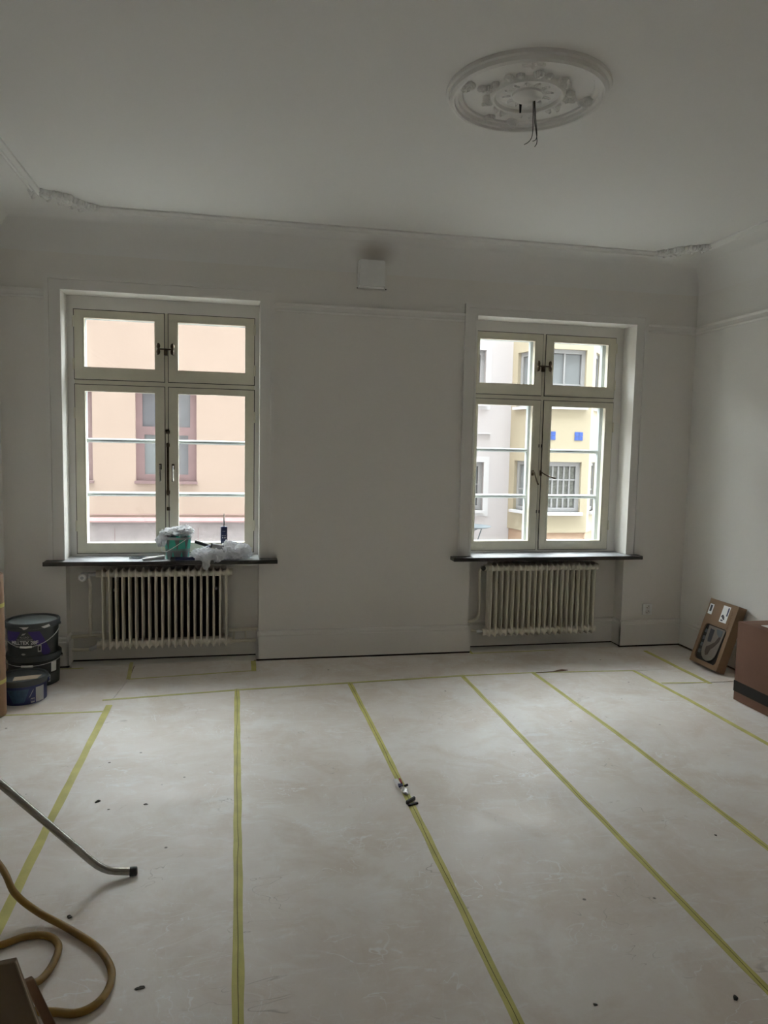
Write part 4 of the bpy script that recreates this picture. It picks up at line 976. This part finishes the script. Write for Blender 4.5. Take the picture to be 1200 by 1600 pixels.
# white house
wh = empty('white_house', (5, 9, GZ), label='white rendered house beyond the right window, left of the yellow bay', category='house')
ww = [(4.02, 4.91, .26, 1.231), (4.02, 4.89, 2.40, 3.452)]
m_ = MB(); holes(m_, 3.0, 9.6, GZ, 5.9, ww, 9, 9.25); m_.box(3.0, 9.6, 9.25, 11, GZ, 5.9); m_.build('wall', M['whitest'], wh)
for (a, b_, c_, d_) in ww:
    s_ = MB(); holes(s_, a-.12, b_+.11, c_-.12, d_+.11, [(a, b_, c_, d_)], 8.985, 9.0); s_.build('window_surround', M['whiter'], wh)
    far_window(wh, a, b_, c_, d_, 9.08, M['greyframe'], M['glassfar2'], mull=((a+b_)/2, b_-.24), bars=((c_+.42,) if c_ > 2 else (c_+.52,)), sillm=M['whiter'], fw_=.09)
MB().box(4.3, 5.02, 8.94, 9.0, 1.795, 1.815).build('string_ledge', M['whiter'], wh)
MB().loft([[(x, y, z) for y, z in ((8.75, 5.9), (11, 6.9), (11, 5.9))] for x in (2.9, 9.7)]).build('roof', M['maroon'], wh)
# yellow bay
yb = empty('yellow_bay_house', (6.2, 8.1, GZ), label='yellow rendered bay with blue tile squares beyond the right window', category='house')
BL, BRR = 5.66, 6.74                       # front face
def face(ax, ay, bx, by):                 # map local x along a->b, local y 0.. inward
    d = Vector((bx-ax, by-ay, 0)); L_ = d.length; d.normalize(); n_ = Vector((-d.y, d.x, 0))
    return L_, Matrix(((d.x, n_.x, 0, ax), (d.y, n_.y, 0, ay), (0, 0, 1, 0), (0, 0, 0, 1)))
parts = [(5.455, 9.0, BL, 8.1, [(.14, .76)]), (BL, 8.1, BRR, 8.1, [(.06, .86)]), (BRR, 8.1, 7.42, 8.95, [(.25, .85)])]
lev = [(.30, 1.275), (2.34, 3.418)]
for k, (ax, ay, bx, by, ws) in enumerate(parts):
    L_, T = face(ax, ay, bx, by)
    hs = [(a, b_, c_, d_) for a, b_ in ws for c_, d_ in lev]
    if k == 1: hs = [(.14, .93, .30, 1.275), (.10, .945, 2.34, 3.418)]
    if k == 0: hs = [(.18, .80, .30, 1.275), (.18, .80, 2.34, 3.40)]
    m_ = MB(); holes(m_, 0, L_, -.10, 5.85, hs, 0, .22); m_.xf(T); m_.build('bay_wall', M['yellow'], yb)
    m_ = MB(); m_.box(.0, L_, .03, .22, GZ, -.10); m_.xf(T); m_.build('bay_plinth', M['orange'], yb)
    for i, (a, b_, c_, d_) in enumerate(hs):
        if k == 1 and i == 0: far_window(yb, a, b_, c_, d_, .07, M['greyframe'], M['glassdark'], mull=[a+.11+j*(b_-a-.20)/5 for j in range(1, 5)], bars=(c_+.33, c_+.63), sillm=M['whiter'], fw_=.085, org=T)
        else: far_window(yb, a, b_, c_, d_, .07, M['greyframe'], M['glassfar2'], mull=((a+b_)/2,), bars=(c_+.42,), sillm=M['whiter'], fw_=.075, org=T)
for xt in (5.935, 6.50):
    for i in (0, 1):
        for j in (0, 1):
            MB().box(xt-.085+i*.088, xt-.003+i*.088, 8.088, 8.1, 1.695+j*.083, 1.773+j*.083, .003).build('blue_tile', M['bluetile'], yb)
m_ = MB(); m_.tube([(7.30, 8.72, GZ), (7.30, 8.72, 5.8)], .04, 10); m_.build('downpipe', M['whiter'], yb, smooth=True)
# cafe table
tb = empty('cafe_table', (4.16, 7.33, GZ), label='round grey metal cafe table outside the right window', category='table')
tx, ty = 4.14, 7.33
MB().lathe(tx, ty, [(.30, .10), (.345, .118), (.345, .126), (.32, .130)], 32).build('tabletop', M['metalgrey'], tb, smooth=True)
MB().lathe(tx, ty, [(.05, .04), (.10, .06), (.14, .10)], 20).build('hub', M['metalgrey'], tb, smooth=True)
for a in (.35, 1.9, 3.5, 5.2):
    x, y = math.cos(a), math.sin(a)
    MB().tube([(tx+.24*x, ty+.24*y, .10), (tx+.10*x, ty+.10*y, -.25), (tx+.26*x, ty+.26*y, GZ)], .011, 8).build('leg', M['metalgrey'], tb, smooth=True)
